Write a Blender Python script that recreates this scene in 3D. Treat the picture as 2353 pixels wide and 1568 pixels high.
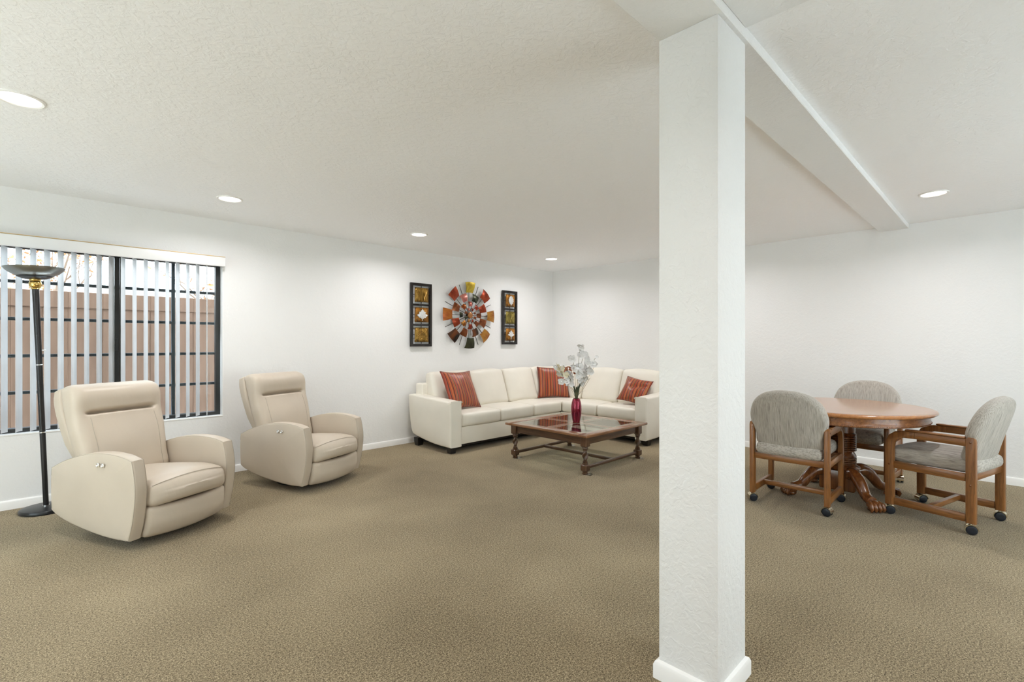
import bpy, bmesh, math, random
from mathutils import Vector, Matrix

for o in list(bpy.data.objects):
    bpy.data.objects.remove(o)
S = bpy.context.scene
C = S.collection
PI = math.pi
R = math.radians
random.seed(7)

# ------------------------------------------------------------------ camera
H = 2.5                      # ceiling height
XF, YW = 6.36, 5.44          # far wall (x = XF) and window wall (y = YW)
XB, YB = -2.4, -2.4          # walls behind the camera
cam_d = bpy.data.cameras.new('camera')
cam = bpy.data.objects.new('camera', cam_d)
C.objects.link(cam)
cam.location = (0, 0, 1.29)
cam.rotation_euler = (R(90), 0, R(45.28 - 90))
cam_d.sensor_width = 36
cam_d.lens = 36 * 1126.3 / 2353
cam_d.shift_y = (788.7 - 784) / 2353
cam_d.clip_start = 0.05
S.camera = cam

# ------------------------------------------------------------------ world, exposure
S.view_settings.view_transform = 'Standard'
S.view_settings.look = 'None'
S.view_settings.gamma = 1
S.view_settings.use_curve_mapping = False
S.view_settings.exposure = 0.1
S.cycles.use_denoising = True
S.cycles.max_bounces = 10
S.cycles.diffuse_bounces = 8
S.cycles.glossy_bounces = 4
S.cycles.transparent_max_bounces = 16
S.cycles.caustics_reflective = False
S.cycles.caustics_refractive = False
S.cycles.sample_clamp_indirect = 6
S.cycles.use_adaptive_sampling = True
S.cycles.adaptive_threshold = 0.1

SKY = 7.5
SUN = 25.0
CAN_W = 11.5
w = bpy.data.worlds.new('world')
S.world = w
w.use_nodes = True
nt = w.node_tree
nt.nodes.clear()
sky = nt.nodes.new('ShaderNodeTexSky')
sky.sky_type = 'HOSEK_WILKIE'
sky.turbidity = 6
sky.ground_albedo = 0.5
sky.sun_direction = (-0.5, -0.6, 0.65)
mixw = nt.nodes.new('ShaderNodeMix')
mixw.data_type = 'RGBA'
mixw.inputs[0].default_value = 0.8
mixw.inputs[7].default_value = (0.81, 0.90, 1.0, 1)
bg = nt.nodes.new('ShaderNodeBackground')
bg.inputs[1].default_value = SKY
wo = nt.nodes.new('ShaderNodeOutputWorld')
nt.links.new(sky.outputs[0], mixw.inputs[6])
nt.links.new(mixw.outputs[2], bg.inputs[0])
nt.links.new(bg.outputs[0], wo.inputs[0])


sun_d = bpy.data.lights.new('sun', 'SUN')       # from behind the house, over the added patio
sun_d.energy = SUN
sun_d.angle = R(1.0)
sun_d.color = (0.73, 0.84, 1.0)
sun = bpy.data.objects.new('sun', sun_d)
C.objects.link(sun)
sun.rotation_euler = Vector((1.0, -0.12, -1.05)).to_track_quat('-Z', 'Y').to_euler()


def portal(name, loc, rot, sx, sy):
    d = bpy.data.lights.new(name, 'AREA')
    d.shape = 'RECTANGLE'
    d.size, d.size_y = sx, sy
    d.cycles.is_portal = True
    o = bpy.data.objects.new(name, d)
    C.objects.link(o)
    o.location = loc
    o.rotation_euler = rot
    return o


# openings of the room: window in view, patio doors added behind the camera for daylight
WX0, WX1, WZ0, WZ1 = -0.75, 1.378, 0.575, 2.09
DY0, DY1, DZ1 = 1.0, 4.4, 2.2          # added patio door in the wall x = XB
EX0, EX1 = 2.3, 5.0                    # added patio door in the wall y = YB
portal('window_portal', ((WX0 + WX1) / 2, YW + 0.2, (WZ0 + WZ1) / 2), (R(-90), 0, 0), WX1 - WX0, WZ1 - WZ0)
portal('added_patio_portal', (XB - 0.2, (DY0 + DY1) / 2, DZ1 / 2), (R(90), 0, R(-90)), DY1 - DY0, DZ1)
portal('added_garden_portal', ((EX0 + EX1) / 2, YB - 0.2, DZ1 / 2), (R(90), 0, 0), EX1 - EX0, DZ1)


# ------------------------------------------------------------------ materials
MATS = {}


def base_mat(name):
    m = bpy.data.materials.new(name)
    m.use_nodes = True
    MATS[name] = m
    t = m.node_tree
    return m, t, t.nodes['Principled BSDF']


def coord(t, scale=(1, 1, 1), kind='Object', rot=(0, 0, 0)):
    tc = t.nodes.new('ShaderNodeTexCoord')
    mp = t.nodes.new('ShaderNodeMapping')
    mp.inputs['Scale'].default_value = scale
    mp.inputs['Rotation'].default_value = rot
    t.links.new(tc.outputs[kind], mp.inputs[0])
    return mp.outputs[0]


def noise(t, vec, scale, detail=3, rough=0.5, dist=0):
    n = t.nodes.new('ShaderNodeTexNoise')
    n.inputs['Scale'].default_value = scale
    n.inputs['Detail'].default_value = detail
    n.inputs['Roughness'].default_value = rough
    n.inputs['Distortion'].default_value = dist
    t.links.new(vec, n.inputs['Vector'])
    return n.outputs['Fac']


def ramp(t, fac, stops, interp='LINEAR'):
    r = t.nodes.new('ShaderNodeValToRGB')
    r.color_ramp.interpolation = interp
    e = r.color_ramp.elements
    while len(e) < len(stops):
        e.new(0.5)
    for i, (p, c) in enumerate(stops):
        e[i].position = p
        e[i].color = tuple(c) + (1,) if len(c) == 3 else c
    t.links.new(fac, r.inputs[0])
    return r.outputs[0]


def bump(t, bsdf, height, strength, dist=0.01):
    b = t.nodes.new('ShaderNodeBump')
    b.inputs['Strength'].default_value = strength
    b.inputs['Distance'].default_value = dist
    t.links.new(height, b.inputs['Height'])
    t.links.new(b.outputs[0], bsdf.inputs['Normal'])


def math_node(t, op, a, b=None):
    n = t.nodes.new('ShaderNodeMath')
    n.operation = op
    for i, v in enumerate((a, b)):
        if v is None:
            continue
        if isinstance(v, (int, float)):
            n.inputs[i].default_value = v
        else:
            t.links.new(v, n.inputs[i])
    return n.outputs[0]


def plain(name, col, rough=0.5, metal=0.0, spec=0.5, coat=0.0, bumps=None, vary=0.0):
    m, t, b = base_mat(name)
    b.inputs['Roughness'].default_value = rough
    b.inputs['Metallic'].default_value = metal
    b.inputs['Specular IOR Level'].default_value = spec
    b.inputs['Coat Weight'].default_value = coat
    b.inputs['Coat Roughness'].default_value = 0.08
    v = coord(t)
    if vary:
        n = noise(t, v, 6, 3)
        lo = [c * (1 - vary) for c in col]
        hi = [min(1, c * (1 + vary)) for c in col]
        t.links.new(ramp(t, n, [(0.3, lo), (0.7, hi)]), b.inputs['Base Color'])
    else:
        b.inputs['Base Color'].default_value = (*col, 1)
    if bumps:
        sc, st, ds = bumps
        bump(t, b, noise(t, v, sc, 3), st, ds)
    return m


def paint(name, col, sc, strength, dist, rough=0.55, stretch=(1, 1, 1)):
    """painted drywall with a knock-down texture"""
    m, t, b = base_mat(name)
    b.inputs['Base Color'].default_value = (*col, 1)
    b.inputs['Roughness'].default_value = rough
    b.inputs['Specular IOR Level'].default_value = 0.35
    v = coord(t, stretch)
    n1 = noise(t, v, sc, 4, 0.55, 0.6)
    h = ramp(t, n1, [(0.42, (0, 0, 0)), (0.60, (1, 1, 1))])
    n2 = noise(t, v, sc * 0.12, 2)
    hh = math_node(t, 'MULTIPLY', h, n2)
    bump(t, b, hh, strength, dist)
    return m


M_wall = paint('wall_paint', (0.82, 0.818, 0.81), 38, 0.20, 0.006)
M_ceil = paint('ceiling_paint', (0.93, 0.93, 0.935), 30, 0.25, 0.012)
M_beam = paint('beam_paint', (0.82, 0.82, 0.815), 36, 0.3, 0.006)
M_trim = plain('white_trim', (0.88, 0.87, 0.85), 0.35)


def carpet():
    m, t, b = base_mat('carpet')
    v = coord(t)
    f = noise(t, v, 190, 4, 0.8)
    f2 = noise(t, v, 95, 4, 0.75)
    big = noise(t, v, 0.9, 3, 0.5)
    mix = math_node(t, 'ADD', math_node(t, 'MULTIPLY', f, 0.6), math_node(t, 'MULTIPLY', f2, 0.4))
    mix = math_node(t, 'ADD', mix, math_node(t, 'MULTIPLY', math_node(t, 'SUBTRACT', big, 0.5), 0.16))
    c = ramp(t, mix, [(0.39, (0.070, 0.050, 0.024)), (0.5, (0.238, 0.184, 0.108)), (0.61, (0.48, 0.39, 0.25))])
    t.links.new(c, b.inputs['Base Color'])
    b.inputs['Roughness'].default_value = 1.0
    b.inputs['Specular IOR Level'].default_value = 0.05
    b.inputs['Sheen Weight'].default_value = 0.12
    bump(t, b, mix, 0.22, 0.008)
    return m


M_carpet = carpet()


def leather(name, col, sc=9):
    m, t, b = base_mat(name)
    v = coord(t)
    n = noise(t, v, 3.0, 2)
    t.links.new(ramp(t, n, [(0.3, [c * 0.95 for c in col]), (0.7, [min(1, c * 1.03) for c in col])]), b.inputs['Base Color'])
    b.inputs['Roughness'].default_value = 0.42
    b.inputs['Specular IOR Level'].default_value = 0.4
    wr = noise(t, coord(t, (1, 1, 0.6)), sc, 3, 0.5, 0.5)
    fine = noise(t, v, 320, 2)
    hh = math_node(t, 'ADD', wr, math_node(t, 'MULTIPLY', fine, 0.05))
    bump(t, b, hh, 0.22, 0.012)
    return m


M_leather_r = leather('recliner_leather', (0.55, 0.475, 0.385))
M_leather_s = leather('sofa_leather', (0.78, 0.74, 0.65), 7)
M_seam = plain('seam_thread', (0.42, 0.37, 0.3), 0.7)
M_gap = plain('dark_gap', (0.05, 0.045, 0.04), 0.8)
M_black = plain('black_wood', (0.012, 0.011, 0.011), 0.45)
M_blackm = plain('black_metal', (0.016, 0.017, 0.019), 0.32, 0.2)
M_bronze = plain('bronze_aluminium', (0.022, 0.024, 0.024), 0.45)
M_grille = plain('grille_paint', (0.02, 0.025, 0.03), 0.5)
M_brass = plain('brass', (0.72, 0.50, 0.16), 0.18, 1.0)
M_chrome = plain('chrome', (0.82, 0.82, 0.82), 0.15, 1.0)
M_champ = plain('champagne_metal', (0.72, 0.66, 0.52), 0.16, 1.0)
M_tyre = plain('caster_rubber', (0.012, 0.016, 0.024), 0.35)
M_vane = plain('vinyl_vane', (0.66, 0.67, 0.68), 0.5, spec=0.3)
M_val = plain('valance_vinyl', (0.86, 0.86, 0.86), 0.35)
M_gold = plain('gold_strip', (0.75, 0.55, 0.28), 0.35, 0.7)


def lamp_metal():
    m, t, b = base_mat('brushed_gunmetal')
    v = coord(t, (1, 1, 0.02))
    n = noise(t, v, 90, 2)
    t.links.new(ramp(t, n, [(0.3, (0.018, 0.018, 0.019)), (0.7, (0.05, 0.05, 0.052))]), b.inputs['Base Color'])
    b.inputs['Roughness'].default_value = 0.3
    b.inputs['Metallic'].default_value = 0.5
    return m


M_pole = lamp_metal()
M_bowl = plain('pewter_bowl', (0.30, 0.30, 0.28), 0.28, 0.9)


def wood(name, c0, c1, axis=0, rough=0.32, sc=9, coat=0.3):
    m, t, b = base_mat(name)
    s = [14, 14, 14]
    s[axis] = 1.0
    v = coord(t, tuple(s))
    n = noise(t, v, sc * 0.45, 5, 0.6, 0.8)
    v2 = coord(t, tuple(x * 6 for x in s))
    n2 = noise(t, v2, 5, 3)
    f = math_node(t, 'ADD', math_node(t, 'MULTIPLY', n, 0.75), math_node(t, 'MULTIPLY', n2, 0.25))
    t.links.new(ramp(t, f, [(0.34, c0), (0.62, c1)]), b.inputs['Base Color'])
    b.inputs['Roughness'].default_value = rough
    b.inputs['Coat Weight'].default_value = coat
    b.inputs['Coat Roughness'].default_value = 0.12
    bump(t, b, n2, 0.06, 0.002)
    return m


OAK = ((0.135, 0.048, 0.011), (0.30, 0.120, 0.031))
M_oak = [wood('chair_oak_%s' % 'xyz'[i], *OAK, axis=i) for i in range(3)]
M_top = wood('table_oak_top', (0.33, 0.125, 0.038), (0.46, 0.20, 0.070), axis=0, rough=0.2, coat=0.6)
M_apron = wood('table_oak_apron', (0.14, 0.045, 0.010), (0.34, 0.13, 0.035), axis=0, rough=0.28)
M_ped = wood('pedestal_mahogany', (0.10, 0.030, 0.008), (0.22, 0.075, 0.02), axis=2, rough=0.2, coat=0.7)
WAL = ((0.035, 0.016, 0.008), (0.115, 0.055, 0.026))
M_wal = [wood('walnut_%s' % 'xyz'[i], *WAL, axis=i, rough=0.3, coat=0.4) for i in range(3)]
M_waltop = [wood('walnut_top_%s' % 'xyz'[i], (0.16, 0.07, 0.03), (0.27, 0.125, 0.055), axis=i, rough=0.25, coat=0.6) for i in range(2)]


def tweed(name, stretch):
    m, t, b = base_mat(name)
    v = coord(t, stretch)
    n = noise(t, v, 1.0, 4, 0.65)
    n2 = noise(t, coord(t, tuple(s * 2.3 for s in stretch)), 1.0, 2)
    c = ramp(t, n, [(0.28, (0.20, 0.18, 0.16)), (0.42, (0.365, 0.335, 0.295)), (0.60, (0.50, 0.465, 0.415))])
    t.links.new(c, b.inputs['Base Color'])
    b.inputs['Roughness'].default_value = 0.95
    b.inputs['Specular IOR Level'].default_value = 0.1
    b.inputs['Sheen Weight'].default_value = 0.15
    bump(t, b, math_node(t, 'ADD', n, n2), 0.5, 0.003)
    return m


M_tweed_back = tweed('tweed_upright', (230, 230, 8))
M_tweed_seat = tweed('tweed_lying', (12, 60, 130))


def stripes():
    m, t, b = base_mat('striped_satin')
    v = coord(t)
    sx = t.nodes.new('ShaderNodeSeparateXYZ')
    t.links.new(v, sx.inputs[0])
    wob = noise(t, v, 5, 2)
    u = math_node(t, 'ADD', math_node(t, 'MULTIPLY', sx.outputs[0], 17.0), math_node(t, 'MULTIPLY', wob, 0.12))
    fr = math_node(t, 'FRACT', math_node(t, 'MULTIPLY', u, 0.5))
    red, dk, gold = (0.30, 0.040, 0.011), (0.035, 0.014, 0.008), (0.42, 0.16, 0.035)
    c = ramp(t, fr, [(0.0, red), (0.17, dk), (0.24, (0.36, 0.055, 0.014)), (0.38, gold), (0.46, (0.30, 0.04, 0.012)),
                     (0.56, dk), (0.63, (0.36, 0.075, 0.016)), (0.72, (0.33, 0.045, 0.012)), (0.80, (0.26, 0.13, 0.03)), (0.88, dk), (0.93, red)], 'CONSTANT')
    t.links.new(c, b.inputs['Base Color'])
    b.inputs['Roughness'].default_value = 0.38
    b.inputs['Sheen Weight'].default_value = 0.2
    bump(t, b, noise(t, v, 14, 3), 0.35, 0.01)
    return m


M_stripe = stripes()
M_piping = plain('pillow_piping', (0.20, 0.028, 0.010), 0.5)


def thin_glass(name, tint=(0.96, 0.985, 0.975), ior=1.5):
    m = bpy.data.materials.new(name)
    m.use_nodes = True
    t = m.node_tree
    t.nodes.clear()
    out = t.nodes.new('ShaderNodeOutputMaterial')
    tr = t.nodes.new('ShaderNodeBsdfTransparent')
    tr.inputs[0].default_value = (*tint, 1)
    gl = t.nodes.new('ShaderNodeBsdfGlossy')
    gl.inputs['Roughness'].default_value = 0.01
    fr = t.nodes.new('ShaderNodeFresnel')
    geo = t.nodes.new('ShaderNodeNewGeometry')        # same reflectance from both faces of the thin pane
    io = math_node(t, 'ADD', math_node(t, 'MULTIPLY', geo.outputs['Backfacing'], 1 / ior - ior), ior)
    t.links.new(io, fr.inputs[0])
    mx = t.nodes.new('ShaderNodeMixShader')
    t.links.new(fr.outputs[0], mx.inputs[0])
    t.links.new(tr.outputs[0], mx.inputs[1])
    t.links.new(gl.outputs[0], mx.inputs[2])
    t.links.new(mx.outputs[0], out.inputs[0])
    return m


M_pane = thin_glass('window_glass', ior=1.2)
M_tglass = thin_glass('table_glass', (0.90, 0.96, 0.93), ior=1.6)
M_gedge = plain('glass_edge', (0.62, 0.74, 0.70), 0.15)
M_film = thin_glass('clear_plastic', (0.93, 0.94, 0.95), 1.7)


def emit(name, col, st):
    m = bpy.data.materials.new(name)
    m.use_nodes = True
    t = m.node_tree
    t.nodes.clear()
    out = t.nodes.new('ShaderNodeOutputMaterial')
    e = t.nodes.new('ShaderNodeEmission')
    e.inputs[0].default_value = (*col, 1)
    e.inputs[1].default_value = st
    t.links.new(e.outputs[0], out.inputs[0])
    return m


M_led = emit('led_diffuser', (1.0, 0.93, 0.80), 6.0)
M_vase = plain('crimson_vase', (0.24, 0.002, 0.028), 0.16, 0.75, coat=0.8)
M_petal = plain('white_petal', (0.90, 0.90, 0.90), 0.6, vary=0.04)
M_cream = plain('cream_petal', (0.86, 0.80, 0.62), 0.6, vary=0.04)
M_stem = plain('flower_stem', (0.13, 0.12, 0.05), 0.6)
M_blade = plain('grass_blade', (0.045, 0.065, 0.035), 0.45)
M_dry = plain('dry_twig', (0.40, 0.30, 0.17), 0.7)
M_red_leaf = plain('rust_leaf', (0.26, 0.06, 0.015), 0.6)


def metal_art(name, c0, c1, rough=0.3, metal=0.7, sc=9):
    m, t, b = base_mat(name)
    n = noise(t, coord(t, (1.0, 1.0, 0.35)), sc * 2, 3, 0.55, 0.8)
    t.links.new(ramp(t, n, [(0.36, c0), (0.62, c1)]), b.inputs['Base Color'])
    b.inputs['Roughness'].default_value = rough
    b.inputs['Metallic'].default_value = metal
    return m


M_art = {
    'red': metal_art('burnished_red', (0.158, 0.016, 0.006), (0.331, 0.054, 0.016)),
    'orange': metal_art('burnished_orange', (0.216, 0.040, 0.009), (0.432, 0.144, 0.025)),
    'amber': metal_art('burnished_amber', (0.259, 0.072, 0.011), (0.446, 0.216, 0.043)),
    'brown': metal_art('burnished_brown', (0.115, 0.029, 0.009), (0.245, 0.072, 0.022)),
    'green': metal_art('patina_green', (0.013, 0.016, 0.010), (0.061, 0.065, 0.036)),
    'yellow': metal_art('burnished_yellow', (0.302, 0.194, 0.014), (0.576, 0.432, 0.058)),
    'pink': metal_art('burnished_rose', (0.331, 0.079, 0.058), (0.518, 0.216, 0.173)),
    'mix': metal_art('mixed_patina', (0.016, 0.019, 0.016), (0.245, 0.072, 0.022), sc=3),
    'copper': metal_art('copper_disc', (0.346, 0.137, 0.043), (0.475, 0.230, 0.094)),
}
M_rod = plain('dark_rod', (0.03, 0.024, 0.020), 0.35, 0.6)
M_frame = plain('dark_frame_metal', (0.009, 0.006, 0.005), 0.3, 0.0)
M_goldtile = metal_art('gold_tile', (0.16, 0.085, 0.016), (0.46, 0.27, 0.06), 0.32, 0.8, 12)
M_ambtile = metal_art('amber_tile', (0.10, 0.045, 0.012), (0.46, 0.19, 0.022), 0.35, 0.6, 12)
M_olive = metal_art('olive_gold_tile', (0.15, 0.115, 0.026), (0.34, 0.27, 0.07), 0.35, 0.8, 12)
M_silver = plain('silver_leaf', (0.78, 0.78, 0.78), 0.3, 0.85, bumps=(70, 0.7, 0.006))
M_fence = None


def fence_mat():
    m, t, b = base_mat('brown_fence_board')
    n = noise(t, coord(t, (9, 9, 0.7)), 3, 4, 0.6)
    t.links.new(ramp(t, n, [(0.3, (0.110, 0.062, 0.038)), (0.7, (0.168, 0.100, 0.066))]), b.inputs['Base Color'])
    b.inputs['Roughness'].default_value = 0.85
    return m


M_fence = fence_mat()
M_concrete = plain('pale_concrete', (0.68, 0.67, 0.64), 0.9, bumps=(40, 0.2, 0.004), vary=0.05)
M_stucco = plain('cream_stucco', (0.74, 0.72, 0.66), 0.9, bumps=(30, 0.3, 0.006))
M_bark = plain('tree_bark', (0.20, 0.14, 0.10), 0.9, vary=0.2)
M_leafd = plain('autumn_leaf', (0.42, 0.19, 0.07), 0.7, vary=0.3)
M_leafg = plain('yellow_green_leaf', (0.34, 0.36, 0.06), 0.7, vary=0.3)


# ------------------------------------------------------------------ mesh helpers
def link(name, me, mat, parent=None, loc=(0, 0, 0), rot=(0, 0, 0), label=None, kind=None):
    o = bpy.data.objects.new(name, me)
    C.objects.link(o)
    if mat and not me.materials:
        me.materials.append(mat)
    if parent:
        o.parent = parent
    o.location = loc
    o.rotation_euler = rot
    if label:
        o['label'] = label
    if kind:
        o['kind'] = kind
    return o


def thing(name, label, cat, loc=(0, 0, 0), rz=0, group=None, kind=None):
    o = bpy.data.objects.new(name, None)
    C.objects.link(o)
    o.location = loc
    o.rotation_euler = (0, 0, rz)
    o.empty_display_size = 0.1
    return tag(o, label, cat, group, kind)


def tag(o, label, cat, group=None, kind=None):
    o['label'] = label
    o['category'] = cat
    if group:
        o['group'] = group
    if kind:
        o['kind'] = kind
    return o


def finish(me, smooth=True, ang=0.7):
    if smooth:
        me.shade_smooth()
        me.set_sharp_from_angle(angle=ang)
    return me


def mesh_from(name, v, f, smooth=True, ang=0.7):
    me = bpy.data.meshes.new(name)
    me.from_pydata([tuple(p) for p in v], [], f)
    bm = bmesh.new()
    bm.from_mesh(me)
    bmesh.ops.recalc_face_normals(bm, faces=bm.faces)
    bm.to_mesh(me)
    bm.free()
    me.update()
    return finish(me, smooth, ang)


class MB:
    """collects primitives into ONE mesh"""

    def __init__(self):
        self.v, self.f = [], []

    def add(self, v, f):
        n = len(self.v)
        self.v += [tuple(p) for p in v]
        self.f += [tuple(i + n for i in q) for q in f]
        return self

    def box(self, x0, x1, y0, y1, z0, z1):
        v = [(x, y, z) for x in (x0, x1) for y in (y0, y1) for z in (z0, z1)]
        return self.add(v, [(0, 1, 3, 2), (4, 6, 7, 5), (0, 4, 5, 1), (2, 3, 7, 6), (0, 2, 6, 4), (1, 5, 7, 3)])

    def tube(self, pts, rad, n=10, ref=(0, 0, 1), sq=None):
        pts = [Vector(p) for p in pts]
        if not hasattr(rad, '__len__'):
            rad = [rad] * len(pts)
        vs, fs = [], []
        prev = None
        for i, p in enumerate(pts):
            d = (pts[min(i + 1, len(pts) - 1)] - pts[max(i - 1, 0)]).normalized()
            if prev is None:
                a = Vector(ref)
                if abs(a.dot(d)) > 0.95:
                    a = Vector((1, 0, 0))
                s = d.cross(a).normalized()
            else:
                s = (prev - d * prev.dot(d)).normalized()
            prev = s
            u = s.cross(d).normalized()
            for k in range(n):
                a = 2 * PI * k / n
                c, e = math.cos(a), math.sin(a)
                q = sq or 1.0
                vs.append(p + (s * c + u * e * q) * rad[i])
        for i in range(len(pts) - 1):
            for k in range(n):
                a, b = i * n + k, i * n + (k + 1) % n
                fs.append((a, b, b + n, a + n))
        fs.append(tuple(range(n))[::-1])
        fs.append(tuple(range((len(pts) - 1) * n, len(pts) * n)))
        return self.add(vs, fs)

    def lathe(self, prof, n=32, c=(0, 0, 0), close=True):
        vs, fs = [], []
        for r, z in prof:
            for k in range(n):
                a = 2 * PI * k / n
                vs.append((c[0] + r * math.cos(a), c[1] + r * math.sin(a), c[2] + z))
        for i in range(len(prof) - 1):
            for k in range(n):
                a, b = i * n + k, i * n + (k + 1) % n
                fs.append((a, b, b + n, a + n))
        if close:
            fs.append(tuple(range(n))[::-1])
            fs.append(tuple(range((len(prof) - 1) * n, len(prof) * n)))
        return self.add(vs, fs)

    def ball(self, c, r, n=12, m=8):
        r = r if hasattr(r, '__len__') else (r, r, r)
        prof = [(math.sin(PI * i / m), -math.cos(PI * i / m)) for i in range(m + 1)]
        prof[0] = (0.02, -1)
        prof[-1] = (0.02, 1)
        t = MB().lathe(prof, n)
        return self.add([(c[0] + x * r[0], c[1] + y * r[1], c[2] + z * r[2]) for x, y, z in t.v], t.f)

    def xf(self, mat, start=0):
        self.v = self.v[:start] + [tuple(mat @ Vector(p)) for p in self.v[start:]]
        return self

    def mesh(self, name, smooth=True, ang=0.7):
        return mesh_from(name, self.v, self.f, smooth, ang)


def bbox(x0, x1, y0, y1, z0, z1, bev=0.004, seg=2, name='box'):
    """bevelled box mesh"""
    bm = bmesh.new()
    bmesh.ops.create_cube(bm, size=1)
    for v in bm.verts:
        v.co = (x0 + (v.co.x + .5) * (x1 - x0), y0 + (v.co.y + .5) * (y1 - y0), z0 + (v.co.z + .5) * (z1 - z0))
    if bev:
        bmesh.ops.bevel(bm, geom=list(bm.edges), offset=bev, segments=seg, affect='EDGES', profile=0.5)
    me = bpy.data.meshes.new(name)
    bm.to_mesh(me)
    bm.free()
    return finish(me, True, 0.5)


def catmull(pts, n=6, closed=True):
    out = []
    m = len(pts)
    rng = range(m) if closed else range(m - 1)
    for i in rng:
        g = lambda k: Vector(pts[k % m]) if closed else Vector(pts[max(0, min(m - 1, k))])
        p0, p1, p2, p3 = g(i - 1), g(i), g(i + 1), g(i + 2)
        if (p2 - p1).length < 1e-6:
            continue
        for k in range(n):
            t = k / n
            out.append(0.5 * ((2 * p1) + (-p0 + p2) * t + (2 * p0 - 5 * p1 + 4 * p2 - p3) * t * t + (-p0 + 3 * p1 - 3 * p2 + p3) * t ** 3))
    if not closed:
        out.append(Vector(pts[-1]))
    return out


def slab(outline, T, r, steps=4, puff=0.0, rings=4):
    """closed 2D outline extruded by T with rounded rims; returns verts (a, b, c) and faces"""
    P = [Vector((p[0], p[1])) for p in outline]
    n = len(P)
    area = sum(P[i].x * P[(i + 1) % n].y - P[(i + 1) % n].x * P[i].y for i in range(n))
    if area < 0:
        P.reverse()
    N = []
    for i in range(n):
        d = (P[(i + 1) % n] - P[i - 1])
        d = d.normalized() if d.length > 1e-9 else Vector((1, 0))
        N.append(Vector((d.y, -d.x)))
    cen = sum(P, Vector((0, 0))) / n
    levels = []
    for k in range(steps + 1):
        a = k / steps * PI / 2
        levels.append((r * (1 - math.sin(a)), -T / 2 + r * (1 - math.cos(a))))
    levels += [(i, -c) for i, c in reversed(levels)]
    vs, fs = [], []
    for ins, c in levels:
        for p, q in zip(P, N):
            s = p - q * ins
            vs.append((s.x, s.y, c))
    for j in range(len(levels) - 1):
        for i in range(n):
            a, b = j * n + i, j * n + (i + 1) % n
            fs.append((a, b, b + n, a + n))
    for side in (0, 1):
        start = 0 if side == 0 else (len(levels) - 1) * n
        if puff:
            prev = start
            sg = -1 if side == 0 else 1
            for k in range(1, rings):
                t = k / rings
                base = len(vs)
                for i in range(n):
                    e = Vector(vs[start + i][:2])
                    s = e.lerp(cen, t)
                    vs.append((s.x, s.y, vs[start + i][2] + sg * puff * (1 - (1 - t) ** 2)))
                for i in range(n):
                    fs.append((prev + i, prev + (i + 1) % n, base + (i + 1) % n, base + i))
                prev = base
            vs.append((cen.x, cen.y, vs[start][2] + sg * puff))
            ci = len(vs) - 1
            for i in range(n):
                fs.append((prev + i, prev + (i + 1) % n, ci))
        else:
            fs.append(tuple(range(start, start + n)))
    return vs, fs


def rim_path(outline, T, r, side, lift=.0006):
    """points along the rounded rim of a slab, as (a, b, c)"""
    P = [Vector((p[0], p[1])) for p in outline]
    n = len(P)
    area = sum(P[i].x * P[(i + 1) % n].y - P[(i + 1) % n].x * P[i].y for i in range(n))
    out = []
    for i in range(n):
        d = (P[(i + 1) % n] - P[i - 1]).normalized() * (1 if area > 0 else -1)
        q = P[i] - Vector((d.y, -d.x)) * (.29 * r - lift)
        out.append((q.x, q.y, side * (T / 2 - .29 * r + lift)))
    return out


def slab_mesh(outline, T, r, axes, steps=4, puff=0.0, deform=None, ang=0.9, name='slab'):
    """axes: function (a, b, c) -> xyz"""
    v, f = slab(outline, T, r, steps, puff)
    v = [axes(*p) for p in v]
    if deform:
        v = [deform(*p) for p in v]
    return mesh_from(name, v, f, True, ang)


def softbox(sx, sy, sz, r, n=(8, 8, 4), puff=(0, 0, 0), deform=None, name='soft', m=3):
    """rounded, puffed cushion centred on the origin"""
    h = (sx / 2, sy / 2, sz / 2)
    r = min(r, *[q * 0.98 for q in h])
    ax = []
    for a in range(3):
        inner = h[a] - r
        L = [-h[a] + r * (1 - math.cos(k / m * PI / 2)) for k in range(m)]
        L += [-inner + 2 * inner * k / n[a] for k in range(n[a] + 1)]
        L += [-q for q in reversed(L[:m])]
        ax.append(L)
    nx, ny, nz = [len(a) - 1 for a in ax]
    idx, vs, fs = {}, [], []

    def vid(i, j, k):
        key = (i, j, k)
        if key not in idx:
            p = [ax[0][i], ax[1][j], ax[2][k]]
            inn = [max(-(h[a] - r), min(h[a] - r, p[a])) for a in range(3)]
            d = Vector([p[a] - inn[a] for a in range(3)])
            if d.length > 1e-9:
                d = d.normalized() * r
            q = [inn[a] + d[a] for a in range(3)]
            u = [q[a] / h[a] for a in range(3)]
            o = list(q)
            for a in range(3):
                if puff[a]:
                    b, c = (a + 1) % 3, (a + 2) % 3
                    o[a] += puff[a] * u[a] * (1 - u[b] ** 2) * (1 - u[c] ** 2)
            if deform:
                o = deform(*o)
            idx[key] = len(vs)
            vs.append(tuple(o))
        return idx[key]

    for i in range(nx):
        for j in range(ny):
            for k in (0, nz):
                q = [vid(i, j, k), vid(i + 1, j, k), vid(i + 1, j + 1, k), vid(i, j + 1, k)]
                fs.append(q if k else q[::-1])
    for i in range(nx):
        for k in range(nz):
            for j in (0, ny):
                q = [vid(i, j, k), vid(i + 1, j, k), vid(i + 1, j, k + 1), vid(i, j, k + 1)]
                fs.append(q[::-1] if j else q)
    for j in range(ny):
        for k in range(nz):
            for i in (0, nx):
                q = [vid(i, j, k), vid(i, j + 1, k), vid(i, j + 1, k + 1), vid(i, j, k + 1)]
                fs.append(q if i else q[::-1])
    return mesh_from(name, vs, fs, True, 1.3)


def copy_tree(o, parent=None):
    c = o.copy()
    C.objects.link(c)
    c.parent = parent
    for ch in list(o.children):
        copy_tree(ch, c)
    return c


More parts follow.
